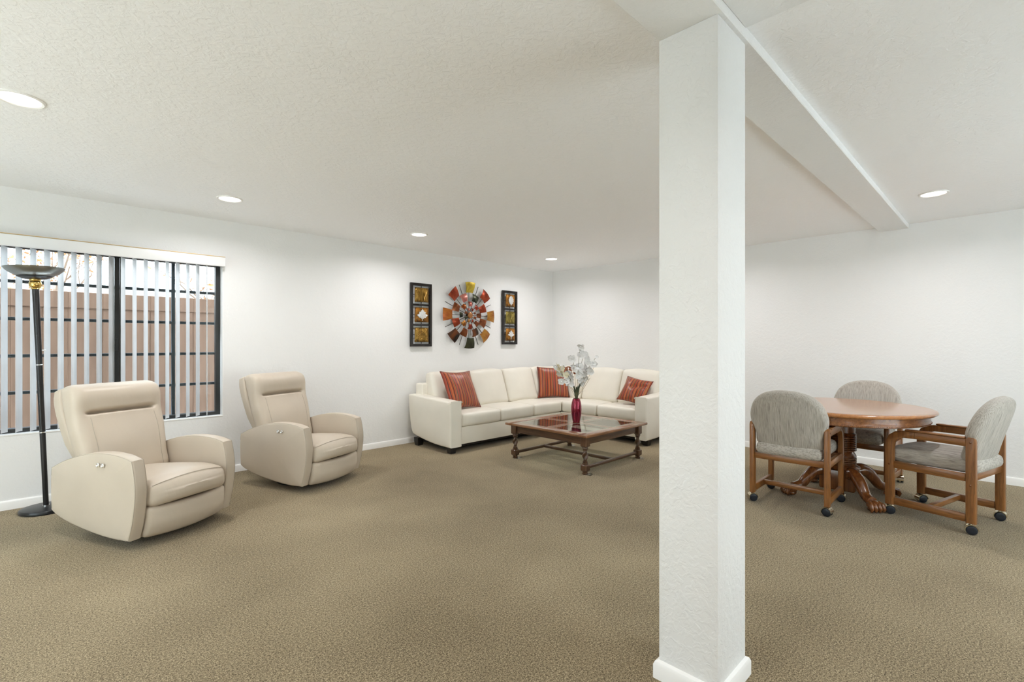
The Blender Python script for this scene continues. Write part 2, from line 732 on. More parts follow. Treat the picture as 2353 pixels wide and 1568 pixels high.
# ------------------------------------------------------------------ room shell
def struct(name, me, mat, parent=None):
    o = link(name, me, mat, parent)
    if not parent:
        o['kind'] = 'structure'
    return o


WT = 0.16
struct('floor', MB().box(XB - WT, XF + WT, YB - WT, YW + WT, -0.12, 0).mesh('floor', False), M_carpet)
struct('ceiling', MB().box(XB - WT, XF + WT, YB - WT, YW + WT, H, H + 0.12).mesh('ceiling', False), M_ceil)
m = MB()                                              # window wall with an opening
m.box(XB - WT, WX0, YW, YW + WT, 0, H).box(WX1, XF + WT, YW, YW + WT, 0, H)
m.box(WX0, WX1, YW, YW + WT, 0, WZ0).box(WX0, WX1, YW, YW + WT, WZ1, H)
struct('wall_left', m.mesh('wall', False), M_wall)
struct('wall_right', MB().box(XF, XF + WT, YB - WT, YW, 0, H).mesh('wall', False), M_wall)
m = MB()
m.box(XB - WT, XB, YB, DY0, 0, H).box(XB - WT, XB, DY1, YW, 0, H).box(XB - WT, XB, DY0, DY1, DZ1, H)
struct('wall_back', m.mesh('wall', False), M_wall)
m = MB()
m.box(XB - WT, EX0, YB - WT, YB, 0, H).box(EX1, XF, YB - WT, YB, 0, H).box(EX0, EX1, YB - WT, YB, DZ1, H)
struct('wall_near', m.mesh('wall', False), M_wall)

# unseen sliding glass doors, added behind the camera to let in daylight
for nm, a0, a1, vert in (('added_door_1', DY0, DY1, True), ('added_door_2', EX0, EX1, False)):
    def bar(u0, u1, z0, z1, t0=0.04, t1=0.10):
        return MB().box(XB - t1, XB - t0, u0, u1, z0, z1) if vert else MB().box(u0, u1, YB - t1, YB - t0, z0, z1)
    fr = MB()
    for u0, u1, z0, z1 in ((a0, a0 + .06, 0, DZ1), (a1 - .06, a1, 0, DZ1), (a0, a1, DZ1 - .06, DZ1), (a0, a1, 0, .05), ((a0 + a1) / 2 - .04, (a0 + a1) / 2 + .04, 0, DZ1)):
        b = bar(u0, u1, z0, z1)
        fr.add(b.v, b.f)
    d = struct(nm, fr.mesh('added_door_frame', False), M_bronze)
    for k in range(2):
        u0 = a0 + .06 + k * (a1 - a0) / 2
        u1 = u0 + (a1 - a0) / 2 - .1
        link('pane', bar(u0, u1, .05, DZ1 - .06, .068, .072).mesh('pane', False), M_pane, d)

# baseboards (rounded top)
BBP = [(0, 0), (0.014, 0), (0.014, 0.058), (0.010, 0.067), (0.004, 0.071), (0, 0.071)]


def baseboard(name, p0, p1, inward):
    p0, p1, q = Vector((*p0, 0)), Vector((*p1, 0)), Vector((*inward, 0))
    vs = [p + q * a + Vector((0, 0, b)) for p in (p0, p1) for a, b in BBP]
    n = len(BBP)
    fs = [(i, (i + 1) % n, n + (i + 1) % n, n + i) for i in range(n)] + [tuple(range(n)), tuple(range(n, 2 * n))]
    return struct(name, mesh_from('baseboard', vs, fs), M_trim)


baseboard('baseboard_left', (XB, YW), (XF, YW), (0, -1))
baseboard('baseboard_right', (XF, YB), (XF, YW), (-1, 0))

# post, its baseboard and the shallow ceiling beam
PX0, PX1, PY0, PY1, BZ = 1.733, 1.99, 0.717, 0.945, 2.455
post = struct('trim_1', bbox(PX0, PX1, PY0, PY1, 0, BZ, 0.004, 2), M_beam)
tag(post, 'square white plastered post standing on the carpet right of the coffee table', 'post')
sk = MB()
for i, (a, zz) in enumerate([(0.016, 0), (0.016, 0.052), (0.011, 0.064), (0.0005, 0.070)]):
    sk.v += [(PX0 - a, PY0 - a, zz), (PX1 + a, PY0 - a, zz), (PX1 + a, PY1 + a, zz), (PX0 - a, PY1 + a, zz)]
    if i:
        b = i * 4
        sk.f += [(b - 4 + k, b - 4 + (k + 1) % 4, b + (k + 1) % 4, b + k) for k in range(4)]
sk.f.append((12, 13, 14, 15))
sk.f.append((0, 1, 2, 3))
link('skirting', sk.mesh('skirting', True, 0.5), M_trim, post)
beam = struct('trim_2', bbox(XB, XF, 0.70, PY1, BZ, H, 0.004, 1), M_beam)
tag(beam, 'shallow white ceiling beam running over the white post to the far wall', 'beam')
panel = struct('trim_3', bbox(XB, 1.945, YB, 0.70, H - 0.012, H, 0.003, 1), M_beam)
tag(panel, 'flat smooth white ceiling panel beside the beam above the post', 'ceiling panel')

# ------------------------------------------------------------------ window, grille, blind
WM = (WX0 + WX1) / 2
win = MB()
y0, y1 = YW + 0.085, YW + 0.135
win.box(WX1 - 0.045, WX1, y0, y1, WZ0, WZ1).box(WX0, WX0 + 0.045, y0, y1, WZ0, WZ1)
win.box(WX0 + .045, WX1 - .045, y0, y1, WZ0, WZ0 + 0.035).box(WX0 + .045, WX1 - .045, y0, y1, WZ1 - 0.045, WZ1)
wn = struct('window_1', win.mesh('window_frame', False), M_bronze)
sx = 0.585
st = MB().box(sx - 0.036, sx - 0.004, y0 - 0.01, y1, WZ0 + .035, WZ1 - .045).box(sx + 0.002, sx + 0.030, y0 + 0.012, y1 + .01, WZ0 + .035, WZ1 - .045)
link('meeting_stile', st.mesh('stile', False), M_bronze, wn)
link('latch', bbox(sx - .03, sx - .012, y0 - .03, y0 - .01, 1.22, 1.33, .003, 1), M_bronze, wn)
link('pane', MB().box(WX0 + .045, sx - .036, y0 + .022, y0 + .026, WZ0 + .035, WZ1 - .045).mesh('pane', False), M_pane, wn)
link('pane', MB().box(sx + .03, WX1 - .045, y0 + .030, y0 + .034, WZ0 + .035, WZ1 - .045).mesh('pane', False), M_pane, wn)
link('window_sill', bbox(WX0, WX1, YW - 0.004, YW + 0.085, WZ0 - .006, WZ0 + 0.004, .002, 1), M_trim, wn)
link('window_jamb', bbox(WX1 - .006, WX1 + .001, YW - 0.002, YW + 0.085, WZ0, WZ1, .001, 1), M_trim, wn)

gr = thing('security_grille', 'dark metal security bars mounted outside the window', 'window grille', (WM, YW + 0.20, WZ0))
for z in (1.79, 1.487, 1.186, 0.887, 0.592):
    link('rail', bbox(WX0 - WM, WX1 - WM, -.012, .012, z - .013 - WZ0, z + .013 - WZ0, .002, 1), M_grille, gr)
for x in (-0.62, 1.0):
    link('upright', bbox(x - .014 - WM, x + .014 - WM, -.014, .014, 0, WZ1 - WZ0, .002, 1), M_grille, gr)

bl = thing('vertical_blind', 'white vertical blind with open vanes under a valance at the window', 'blind', (WM, YW, WZ0))
vx0, vx1 = WX0 - .03 - WM, 1.378 - WM
val = link('valance', bbox(vx0, vx1, -0.075, -0.055, 2.035 - WZ0, 2.125 - WZ0, .003, 2), M_val, bl)
link('valance_return', bbox(vx1 - .012, vx1, -0.055, -0.001, 2.035 - WZ0, 2.125 - WZ0, .002, 1), M_val, bl)
link('gold_strip', bbox(vx0, vx1, -0.077, -0.060, 2.1255 - WZ0, 2.131 - WZ0, .001, 1), M_gold, val)
link('headrail', bbox(vx0 + .02, vx1 - .02, -0.045, -0.005, 2.04 - WZ0, 2.075 - WZ0, .003, 1), M_val, bl)
vane_me = []
for q in range(3):                                    # gently curved vinyl strips
    vs, fs = [], []
    hw, nn = 0.0445, 8
    for side in (0, 1):
        for k in range(nn + 1):
            u = -1 + 2 * k / nn
            for z in (0.016, 2.045 - WZ0):
                vs.append((u * hw, (0.007 * (1 - u * u)) + (0.0012 if side else 0), z))
    o2 = 2 * (nn + 1)
    for k in range(nn):
        a = 2 * k
        fs += [(a, a + 2, a + 3, a + 1), (o2 + a, o2 + a + 1, o2 + a + 3, o2 + a + 2), (a, o2 + a, o2 + a + 2, a + 2), (a + 1, a + 3, o2 + a + 3, o2 + a + 1)]
    fs += [(0, 1, o2 + 1, o2), (2 * nn, o2 + 2 * nn, o2 + 2 * nn + 1, 2 * nn + 1)]
    vane_me.append(mesh_from('vane', vs, fs, True, 1.0))
    break
x = -0.689
i = 0
while x < 1.33:
    a = 66.5 - 8.5 * max(0, x) / 1.3 + random.uniform(-2, 2)
    if abs(x - 1.25) < .045:
        a = 76
    if x > 1.29:
        a = 62
    link('vane', vane_me[0], M_vane, bl, (x - WM, 0.034, 0), (0, 0, R(a)))
    x += 0.0808
    i += 1

# ------------------------------------------------------------------ outside
g = struct('ground', MB().box(-9, 14, YW + WT, 24, -0.25, -0.15).mesh('ground', False), M_concrete)
tag(g, 'pale concrete ground outside between the window and the fence', 'ground')
g = struct('ground', MB().box(-16, XB - WT, -14, 24, -0.25, -0.15).mesh('ground', False), M_concrete)  # added pale ground, throws sunlight up through the door onto the ceiling
tag(g, 'unseen pale concrete patio added to bounce daylight in through the sliding glass door', 'ground')
g = struct('ground', MB().box(XB - WT, 14, -14, YB - WT, -0.25, -0.15).mesh('ground', False), M_concrete)  # added pale ground outside the second door, bounces daylight in
tag(g, 'unseen pale concrete yard added behind the room to bounce daylight in', 'ground')

FY = 7.0
fn = thing('board_fence', 'brown painted board fence standing outside the window', 'fence', (0, FY, -0.15))
bw = 0.142
bme = bbox(-bw / 2, bw / 2, -.009, .009, 0, 1.83, .003, 1)
cme = bbox(-bw / 2, bw / 2, -.009, .009, 1.815, 1.985, .003, 1)
k = 0
x = -2.6
while x < 5.6:
    link('board', bme, M_fence, fn, (x, 0, 0))
    link('top_board', cme, M_fence, fn, (x, -.020, 0))
    if k % 3 == 1:
        link('batten', bbox(-.018, .018, -.022, -.010, 0, 1.81, .003, 1), M_fence, fn, (x + bw / 2 - .03, 0, 0))
    x += bw
    k += 1
link('rail', bbox(-2.7, 5.6, .012, .06, 0.35, .45, .004, 1), M_fence, fn)
link('rail', bbox(-2.7, 5.6, .012, .06, 1.45, 1.55, .004, 1), M_fence, fn)

hw = link('sky_block_wall', bbox(XB - 5.2, XB - 5.0, -9, 12, -.15, 3.2, .02, 1), M_stucco)  # unseen wall, added to keep direct sky light off the post
tag(hw, 'unseen tall pale stucco wall added beyond the patio to block the sky', 'wall')
hw = link('sky_block_wall', bbox(-6, 12, YB - 5.2, YB - 5.0, -.15, 3.2, .02, 1), M_stucco)  # same added sky blocker for the door in the near wall
tag(hw, 'unseen tall pale stucco wall added beyond the back yard to block the sky', 'wall')
gw = link('garden_wall', bbox(-6, 12, 10.2, 10.4, -.15, 2.20, .02, 1), M_stucco)
tag(gw, 'pale cream stucco garden wall just showing above the brown fence', 'wall')


def tree(loc, h, seed, label, leafmat, nleaf, spread=0.55, levels=4):
    rnd = random.Random(seed)
    t = thing('bare_tree', label, 'tree', loc)
    br = MB()
    tips = []

    def grow(p, d, L, r, depth):
        pts, rad = [p], [r]
        for q in range(3):
            d = (d + Vector((rnd.uniform(-.25, .25), rnd.uniform(-.25, .25), rnd.uniform(-.05, .18)))).normalized()
            pts.append(pts[-1] + d * L / 3)
            rad.append(r * (1 - .13 * (q + 1)))
        br.tube(pts, rad, 5)
        if depth == 0:
            tips.extend(pts[1:])
            return
        if depth <= 2:
            tips.extend(pts[2:])
        for q in range(3 if depth > 1 else 2):
            a = rnd.uniform(0, 2 * PI)
            nd = (d + Vector((math.cos(a), math.sin(a), rnd.uniform(-.2, .5))) * spread * 1.5).normalized()
            grow(pts[rnd.choice((2, 3))], nd, L * rnd.uniform(.6, .8), rad[-1] * .68, depth - 1)

    grow(Vector((0, 0, 0)), Vector((0, 0, 1)), h * .34, h * .022, levels)
    link('branches', br.mesh('branches', True, 1.2), M_bark, t)
    lf = MB()
    for q in range(nleaf):
        p = rnd.choice(tips) + Vector((rnd.gauss(0, .07), rnd.gauss(0, .07), rnd.gauss(0, .07)))
        a, b = Vector((rnd.gauss(0, 1), rnd.gauss(0, 1), rnd.gauss(0, 1))).normalized(), Vector((rnd.gauss(0, 1), rnd.gauss(0, 1), rnd.gauss(0, 1))).normalized()
        s = rnd.uniform(.025, .05)
        c = a.cross(b).normalized() * .004
        lf.add([p - a * s, p + b * s * .5 + c, p + a * s, p - b * s * .5 + c], [(0, 1, 2), (0, 2, 3)])
    link('foliage', lf.mesh('foliage', False), leafmat, t, kind='stuff')
    return t


tree((0.55, 8.75, -.15), 4.1, 3, 'leafless tree with sparse rusty leaves behind the fence, left of the window stile', M_leafd, 1500, .62, 5)
tree((2.3, 8.9, -.15), 3.6, 11, 'leafless tree with thin bare branches behind the fence, right of the window stile', M_leafd, 160)
tree((3.3, 8.45, -.15), 2.6, 21, 'low yellow green shrub above the fence at the right end of the window', M_leafg, 900, .8)

# ------------------------------------------------------------------ recessed lights
CANS = [(-0.025, 3.438, 'round recessed ceiling light cut off by the left picture edge'),
        (1.21, 4.583, 'round recessed ceiling light above the second cream recliner'),
        (3.104, 4.605, 'round recessed ceiling light in front of the left wall art panel'),
        (5.351, 4.60, 'round recessed ceiling light nearest the room corner, above the sofa'),
        (5.211, 0.418, 'round recessed ceiling light above the oak dining table'),
        (5.30, 2.50, 'round recessed ceiling light hidden behind the white post'),
        (-0.25, 1.05, 'unseen round recessed ceiling light added above the camera as fill light'),  # first of four unseen ceiling lights added to fill the room
        (-1.5, -1.3, 'unseen round recessed ceiling light added behind the camera as fill light'),
        (0.95, -0.65, 'unseen round recessed ceiling light added behind the camera right of the post as fill light'),
        (3.2, -1.1, 'unseen round recessed ceiling light added right of the dining chairs as fill light')]
ring = MB().lathe([(0.098, 0), (0.097, -0.006), (0.090, -0.009), (0.081, -0.006), (0.078, -0.001), (0.078, 0)], 40, close=False).mesh('trim_ring')
disc = MB().lathe([(0.078, -0.001), (0.078, -0.003)], 40).mesh('diffuser')
for x, y, lab in CANS:
    zz = H - 0.012 if (x < 1.945 and y < 0.70) else H
    t = thing('recessed_light', lab, 'ceiling light', (x, y, zz), 0, 'recessed ceiling lights')
    link('trim_ring', ring, M_trim, t)
    link('diffuser', disc, M_led, t)
    d = bpy.data.lights.new('can_lamp', 'AREA')
    d.shape = 'DISK'
    d.size = 0.15
    d.energy = CAN_W
    d.spread = R(160)
    d.color = (1.0, 0.98, 1.0)
    lo = bpy.data.objects.new('can_lamp', d)
    C.objects.link(lo)
    lo.parent = t
    lo.location = (0, 0, -0.012)

# ------------------------------------------------------------------ torchiere floor lamp
lp = thing('floor_lamp', 'dark metal torchiere floor lamp with a wide bowl by the window', 'floor lamp', (0.108, 5.215, 0))
link('base', MB().lathe([(0.150, 0), (0.157, 0.006), (0.157, 0.018), (0.150, 0.028), (0.13, 0.033), (0.02, 0.036)], 48).mesh('base'), M_blackm, lp)
link('collar', MB().lathe([(0.021, 0.036), (0.021, 0.043)], 24).mesh('collar'), M_chrome, lp)
tilt = Matrix.Rotation(R(-2.0), 4, 'Y')


def lz(me):
    me.transform(tilt)
    return me


link('pole', lz(MB().lathe([(0.0165, 0.043), (0.0175, 0.60), (0.0185, 1.10), (0.0205, 1.70)], 24).mesh('pole')), M_pole, lp)
for z in (0.60, 1.12):
    link('pole_ring', lz(MB().lathe([(0.0185, z), (0.0205, z + .002), (0.0205, z + .006), (0.0185, z + .008)], 24).mesh('ring')), M_chrome, lp)
link('switch', lz(MB().tube([(0.018, -.004, 1.235), (0.032, -.006, 1.235)], [.003, .003], 8).ball((0.034, -.006, 1.235), .006, 10, 6).mesh('switch')), M_chrome, lp)
link('brass_ball', lz(MB().lathe([(0.020, 1.700), (0.026, 1.702), (0.024, 1.710), (0.030, 1.716), (0.036, 1.728), (0.038, 1.740), (0.036, 1.752), (0.030, 1.764), (0.034, 1.768), (0.034, 1.774)], 28).mesh('ball')), M_brass, lp)
link('bowl_cup', lz(MB().lathe([(0.034, 1.7745), (0.068, 1.781), (0.102, 1.797), (0.105, 1.801)], 40).mesh('cup')), M_blackm, lp)
link('bowl', lz(MB().lathe([(0.105, 1.8015), (0.140, 1.822), (0.168, 1.850), (0.176, 1.864), (0.174, 1.866), (0.164, 1.853), (0.136, 1.826), (0.09, 1.808)], 48).mesh('bowl')), M_bowl, lp)


# ------------------------------------------------------------------ recliners
def make_recliner(label, loc, rz):
    t = thing('recliner', label, 'recliner', loc, rz, 'cream leather recliners')
    pts = [(.365, .062), (.365, .062), (.405, .20), (.425, .36), (.415, .47), (.392, .562), (.392, .562), (.30, .584), (.16, .594), (.02, .585), (-.12, .558), (-.27, .512), (-.385, .462), (-.385, .462),
           (-.395, .36), (-.390, .215), (-.370, .165), (-.22, .115), (.0, .078), (.2, .060)]
    outl = catmull(pts, 5)
    TA, OW = .080, .358                                # arm thickness, outer half width
    SW = 2 * (OW - TA) - .006                          # seat width
    for s in (-1, 1):
        yc = s * (OW - TA / 2)
        a = link('arm', slab_mesh(outl, TA, 0.016, lambda a, b, c: (a, c + yc, b), 4, 0.010), M_leather_r, t)
        for e in (-1, 1):                              # welt seams along the rim
            rp = [(p, yc + c, q) for p, q, c in rim_path(outl, TA, .016, e)]
            k0 = min(range(len(rp)), key=lambda k: (rp[k][0] - .36) ** 2 + (rp[k][2] - .07) ** 2)
            rp = rp[k0:] + rp[:k0]
            if rp[6][2] < rp[0][2] + .02:
                rp = rp[::-1]
            rp = [q for q in rp if q[2] > .40 or q[0] > .30]
            link('seam', MB().tube(rp, 0.0013, 5, ref=(0, 1, 0)).mesh('seam'), M_seam, a)
        if s < 0:
            for bx in (0.105, 0.150):
                link('power_button', MB().lathe([(0.013, 0), (0.013, .006), (0.009, .008), (0.004, .005)], 18).xf(Matrix.Translation((bx, yc - TA / 2 - .009, .520)) @ Matrix.Rotation(R(90), 4, 'X')).mesh('button'), M_chrome, a, label='round chrome power button')

    # seat cushion: crowned, rounded waterfall front
    hy = SW / 2

    def seat_def(x, y, z):
        u = 1 - (y / hy) ** 2
        top = max(0, z) / .085
        f = max(0, (x - .10) / .20)
        z2 = z + .034 * u * (top if z > 0 else .35) - .030 * f * f * top
        x2 = x + .055 * u * min(1, f) * (1 - .35 * top)
        return (x2, y, z2)
    sc = link('seat_cushion', softbox(.60, SW, .170, .050, (14, 14, 6), (.014, 0, .008), seat_def), M_leather_r, t, (.135, 0, .305), (0, R(-5), 0))
    sm_pts = []
    for k in range(25):
        y = (-.96 + 1.92 * k / 24) * (hy - .012)
        u = 1 - (y / hy) ** 2
        p = seat_def(.286, y, .0705)
        sm_pts.append((p[0] + .0015, y, p[2] + .006 * u + .001))
    link('seam', MB().tube(sm_pts, .0020, 5).mesh('seam'), M_seam, sc)

    # footrest panel
    def foot_def(x, y, z):
        u = 1 - (y / hy) ** 2
        return (x + .034 * u - .05 * max(0, -z / .12) ** 1.6, y, z - .012 * u)
    link('footrest', softbox(.075, SW, .200, .026, (2, 12, 8), (.012, 0, 0), foot_def), M_leather_r, t, (.385, 0, .155))

    # back cushion: rolled head rest with a pinched crease
    HB = .70

    def back_def(x, y, z):
        v = (z + HB / 2) / HB                 # 0 bottom .. 1 top
        u = y / .30
        wd = 0.915 + 0.075 * min(1, max(0, (v - .20) / .3)) - .05 * max(0, (v - .8) / .2) ** 2
        f = 0.0
        if x > 0:
            cr = math.exp(-((v - .685) / .016) ** 2)
            e = 1 / (1 + math.exp((abs(u) - .72) * 45))
            f -= .062 * cr * e
            f -= .010 * math.exp(-((v - .685) / .06) ** 2) * math.exp(-((abs(u) - .74) / .06) ** 2)
            f += .045 * math.exp(-((v - .85) / .13) ** 2) * (1 - .3 * u * u)
            f += .030 * math.exp(-((v - .38) / .22) ** 2) * (1 - u * u)
            f += .004 * math.sin(u * 26) * math.exp(-((v - .64) / .05) ** 2) * max(0, abs(u) - .2)
        f -= .045 * max(0, (v - .88) / .12) ** 2
        return (x + f, y * wd, z)
    BO = (-.282, 0, .668)
    BR = (0, R(-17), 0)
    bc = link('back_cushion', softbox(.135, .60, HB, .050, (3, 30, 90), (.012, 0, 0), back_def, m=4), M_leather_r, t, BO, BR)
    for s in (-1, 1):
        pts = []
        for k in range(14):
            z = .115 - .44 * k / 13
            v = (z + HB / 2) / HB
            y = s * (.205 + .022 * (1 - v))
            p = back_def(.0675, y, z)
            uu = y / .30
            pts.append((p[0] + .012 * (1 - uu * uu) * (1 - (z / .35) ** 2) + .0008, p[1], z))
        link('seam', MB().tube(pts, .0018, 5).mesh('seam'), M_seam, bc)
    # outer back shell
    sh = [(-.27, .12), (-.268, .30), (-.300, .56), (-.312, .74), (-.300, .85), (-.255, .885), (0, .895), (.255, .885), (.300, .85), (.312, .74), (.300, .56), (.268, .30), (.27, .12)]
    link('back_shell', slab_mesh(catmull(sh, 4), .085, .022, lambda a, b, c: (c, a * .93 * (1 if b > .5 else .88 + .12 * max(0, (b - .30) / .20)), b)), M_leather_r, t, (-.222, 0, .125), (0, R(-17.5), 0))
    link('base', MB().lathe([(.21, .0), (.225, .004), (.225, .028), (.12, .034), (.12, .15)], 32).box(-.28, .28, -.23, .23, .10, .22).mesh('base'), M_black, t)
    return t


make_recliner('large cream leather recliner in front of the window beside the floor lamp', (0.605, 4.290, 0), R(-64))
make_recliner('cream leather recliner further back, standing by the bare white wall', (1.86, 4.70, 0), R(-68.5))

# ------------------------------------------------------------------ sectional sofa
sf = thing('sectional_sofa', 'cream leather corner sectional sofa against both walls', 'sofa', (4.9, 4.9, 0))
O = Vector((4.9, 4.9, 0))


def sp(name, me, mat=M_leather_s, parent=None, loc=(0, 0, 0), rot=(0, 0, 0), label=None):
    return link(name, me, mat, parent or sf, Vector(loc) - (O if not parent else Vector((0, 0, 0))), rot, label)


arm_o = catmull([(4.50, .075), (4.50, .075), (4.495, .30), (4.50, .585), (4.515, .605), (4.60, .610), (4.90, .622), (5.20, .640), (5.345, .640), (5.372, .61), (5.36, .45), (5.32, .24), (5.285, .165), (5.24, .14), (5.0, .10), (4.75, .078)], 5)
sp('arm', slab_mesh(arm_o, .175, .022, lambda a, b, c: (c, a - 4.9, b), 4, .008), loc=(3.545, 4.9, 0))
arm_r = [(5.44 + (p.x - 4.5) * 0.97, p.y) for p in arm_o]
sp('arm', slab_mesh(arm_r, .175, .022, lambda a, b, c: (a - 5.9, c, b), 4, .008), loc=(5.9, 3.215, 0))
# body: front boards, back frame
sp('front_panel', bbox(-.93, .93, 0, .10, .09, .295, .012, 3), loc=(4.56, 4.535, 0))
sp('front_panel', bbox(0, .10, -.63, .63, .09, .295, .012, 3), loc=(5.495, 3.93, 0))
sp('base', bbox(3.65 - 4.9, 6.2 - 4.9, 4.65 - 4.9, 5.25 - 4.9, .11, .29, .01, 1), M_leather_s, None, (4.9, 4.9, 0))
sp('base', bbox(5.61 - 4.9, 6.2 - 4.9, 3.31 - 4.9, 4.66 - 4.9, .11, .29, .01, 1), M_leather_s, None, (4.9, 4.9, 0))
sp('back_frame', bbox(3.555 - 4.9, 6.30 - 4.9, 5.20 - 4.9, 5.355 - 4.9, .11, .775, .02, 3), loc=(4.9, 4.9, 0))
sp('back_frame', bbox(6.13 - 4.9, 6.30 - 4.9, 3.15 - 4.9, 5.19 - 4.9, .11, .775, .02, 3), loc=(4.9, 4.9, 0))
sp('plinth', bbox(3.56 - 4.9, 6.2 - 4.9, 4.62 - 4.9, 5.2 - 4.9, .045, .11, .003, 1), M_black, None, (4.9, 4.9, 0))
sp('plinth', bbox(5.58 - 4.9, 6.2 - 4.9, 3.22 - 4.9, 4.61 - 4.9, .045, .11, .003, 1), M_black, None, (4.9, 4.9, 0))


def seat_d(ax, sgn):
    def f(x, y, z):
        return (x, y, z + (.012 if z > 0 else 0) * (1 - min(1, abs((x, y)[ax]) / .6)))
    return f


for x0, x1 in ((3.64, 4.283), (4.287, 4.90), (4.904, 5.487)):
    c = sp('seat_cushion', softbox(x1 - x0, .62, .155, .035, (10, 10, 3), (0, .006, .018)), loc=((x0 + x1) / 2, 4.825, .375))
    link('seam', MB().tube([(u * (x1 - x0) / 2 * .93, -.305 + .004 * u * u, .052 + .008 * (1 - u * u)) for u in [(-1 + 2 * k / 12) for k in range(13)]], .002, 5).mesh('seam'), M_seam, c)
for y0_, y1_ in ((3.30, 3.918), (3.922, 4.53)):
    c = sp('seat_cushion', softbox(.62, y1_ - y0_, .155, .035, (10, 10, 3), (.006, 0, .018)), loc=(5.795, (y0_ + y1_) / 2, .375))
    link('seam', MB().tube([(-.305 + .004 * u * u, u * (y1_ - y0_) / 2 * .93, .052 + .008 * (1 - u * u)) for u in [(-1 + 2 * k / 12) for k in range(13)]], .002, 5).mesh('seam'), M_seam, c)
sp('corner_cushion', softbox(.63, .61, .155, .035, (10, 10, 3), (0, 0, .014)), loc=(5.80, 4.84, .375))


def bk(wd, seed):
    rnd = random.Random(seed)
    ph = rnd.uniform(0, 6)

    def d(x, y, z):        # x width, y depth (front is -y), z height
        u = x / (wd / 2)
        v = z / .25
        y2 = y
        if y < 0:
            y2 += .035 * v - .012 * math.sin(u * 5 + ph) * max(0, abs(u) - .5) * (1 - v * v)
        z2 = z - .008 * u * u * max(0, v) + .006 * math.sin(3 * u + ph) * max(0, v)
        return (x, y2, z2)
    return softbox(wd, .19, .50, .050, (14, 3, 14), (0, .03, .006), d)


for i, (x0, x1) in enumerate(((3.625, 4.262), (4.262, 4.885), (4.885, 5.50))):
    sp('back_cushion', bk(x1 - x0 - .004, i), loc=((x0 + x1) / 2, 5.135, .675), rot=(R(-11), 0, 0))
sp('back_cushion', bk(.60, 5), loc=(5.80, 5.15, .672), rot=(R(-11), 0, 0))
for i, (a0, a1) in enumerate(((3.27, 3.862), (3.862, 4.49), (4.49, 5.06))):
    sp('back_cushion', bk(a1 - a0 - .004, 7 + i), loc=(6.045, (a0 + a1) / 2, .675), rot=(R(-11), 0, R(-90)))
foot = MB()
for q, (z, s) in enumerate(((0, .034), (.045, .043), (.10, .045))):
    foot.v += [(-s, -s, z), (s, -s, z), (s, s, z), (-s, s, z)]
    if q:
        b = q * 4
        foot.f += [(b - 4 + k, b - 4 + (k + 1) % 4, b + (k + 1) % 4, b + k) for k in range(4)]
foot.f += [(0, 1, 2, 3), (8, 9, 10, 11)]
fm = foot.mesh('foot', True, .4)
for x, y in ((3.53, 4.57), (3.53, 5.24), (5.55, 3.195), (6.18, 3.195), (6.2, 5.24), (5.57, 4.60)):
    sp('foot', fm, M_black, None, (x, y, 0))


# ------------------------------------------------------------------ throw pillows
def pillow(label, loc, rot, s=.45, th=.15, seed=1, dent=0.0):
    n = 22
    rnd = random.Random(seed)
    ph = [rnd.uniform(0, 6) for _ in range(4)]
    vs, fs = [], []
    for side in (1, -1):
        for i in range(n + 1):
            for j in range(n + 1):
                u, v = -1 + 2 * i / n, -1 + 2 * j / n
                k = 1 - .09 * (1 - v * v) * u * u
                k2 = 1 - .09 * (1 - u * u) * v * v
                x, y = u * s / 2 * k, v * s / 2 * k2
                h = (max(0, 1 - u ** 2) ** .48) * (max(0, 1 - v ** 2) ** .48) * th / 2
                h += .006 * math.sin(5 * u + ph[0]) * math.sin(4 * v + ph[1]) * (1 - u * u) * (1 - v * v)
                if dent:
                    h -= dent * math.exp(-(((u - .35) / .5) ** 2 + ((v - .15 - .25 * u) / .16) ** 2))
                vs.append((x, side * h, y))
    N = (n + 1) ** 2
    for i in range(n):
        for j in range(n):
            a = i * (n + 1) + j
            fs.append((a, a + 1, a + n + 2, a + n + 1))
            fs.append((N + a, N + a + n + 1, N + a + n + 2, N + a + 1))
    me = bpy.data.meshes.new('pillow')
    me.from_pydata(vs, [], fs)
    bm = bmesh.new()
    bm.from_mesh(me)
    bmesh.ops.remove_doubles(bm, verts=bm.verts, dist=0.0006)
    bmesh.ops.recalc_face_normals(bm, faces=bm.faces)
    bm.to_mesh(me)
    bm.free()
    t = thing('throw_pillow', label, 'pillow', loc)
    t.rotation_euler = rot
    t['group'] = 'striped throw pillows on the sofa'
    link('cover', finish(me, True, 2.2), M_stripe, t)
    edge = []
    for q in range(4):
        for i in range(n):
            u = -1 + 2 * i / n
            k = 1 - .09 * (1 - u * u)
            p = [(u * s / 2, -s / 2 * k), (s / 2 * k, u * s / 2), (-u * s / 2, s / 2 * k), (-s / 2 * k, -u * s / 2)][q]
            edge.append((p[0], 0, p[1]))
    edge.append(edge[0])
    link('piping', MB().tube(edge, .0035, 6, ref=(0, 1, 0)).mesh('piping'), M_piping, t)
    return t


pillow('striped rust throw pillow leaning at the left arm end of the sofa', (3.902, 4.862, .702), (R(-27), R(2), R(4)), .51, .15, 1)
pillow('striped rust throw pillow in the sofa corner behind the flowers', (5.710, 4.873, .694), (R(-17), R(0), R(-40)), .48, .15, 2)
pillow('striped rust throw pillow slumped against the right sofa arm by the post', (5.785, 3.505, .655), (R(-36), R(9), R(-86)), .38, .15, 3, .03)

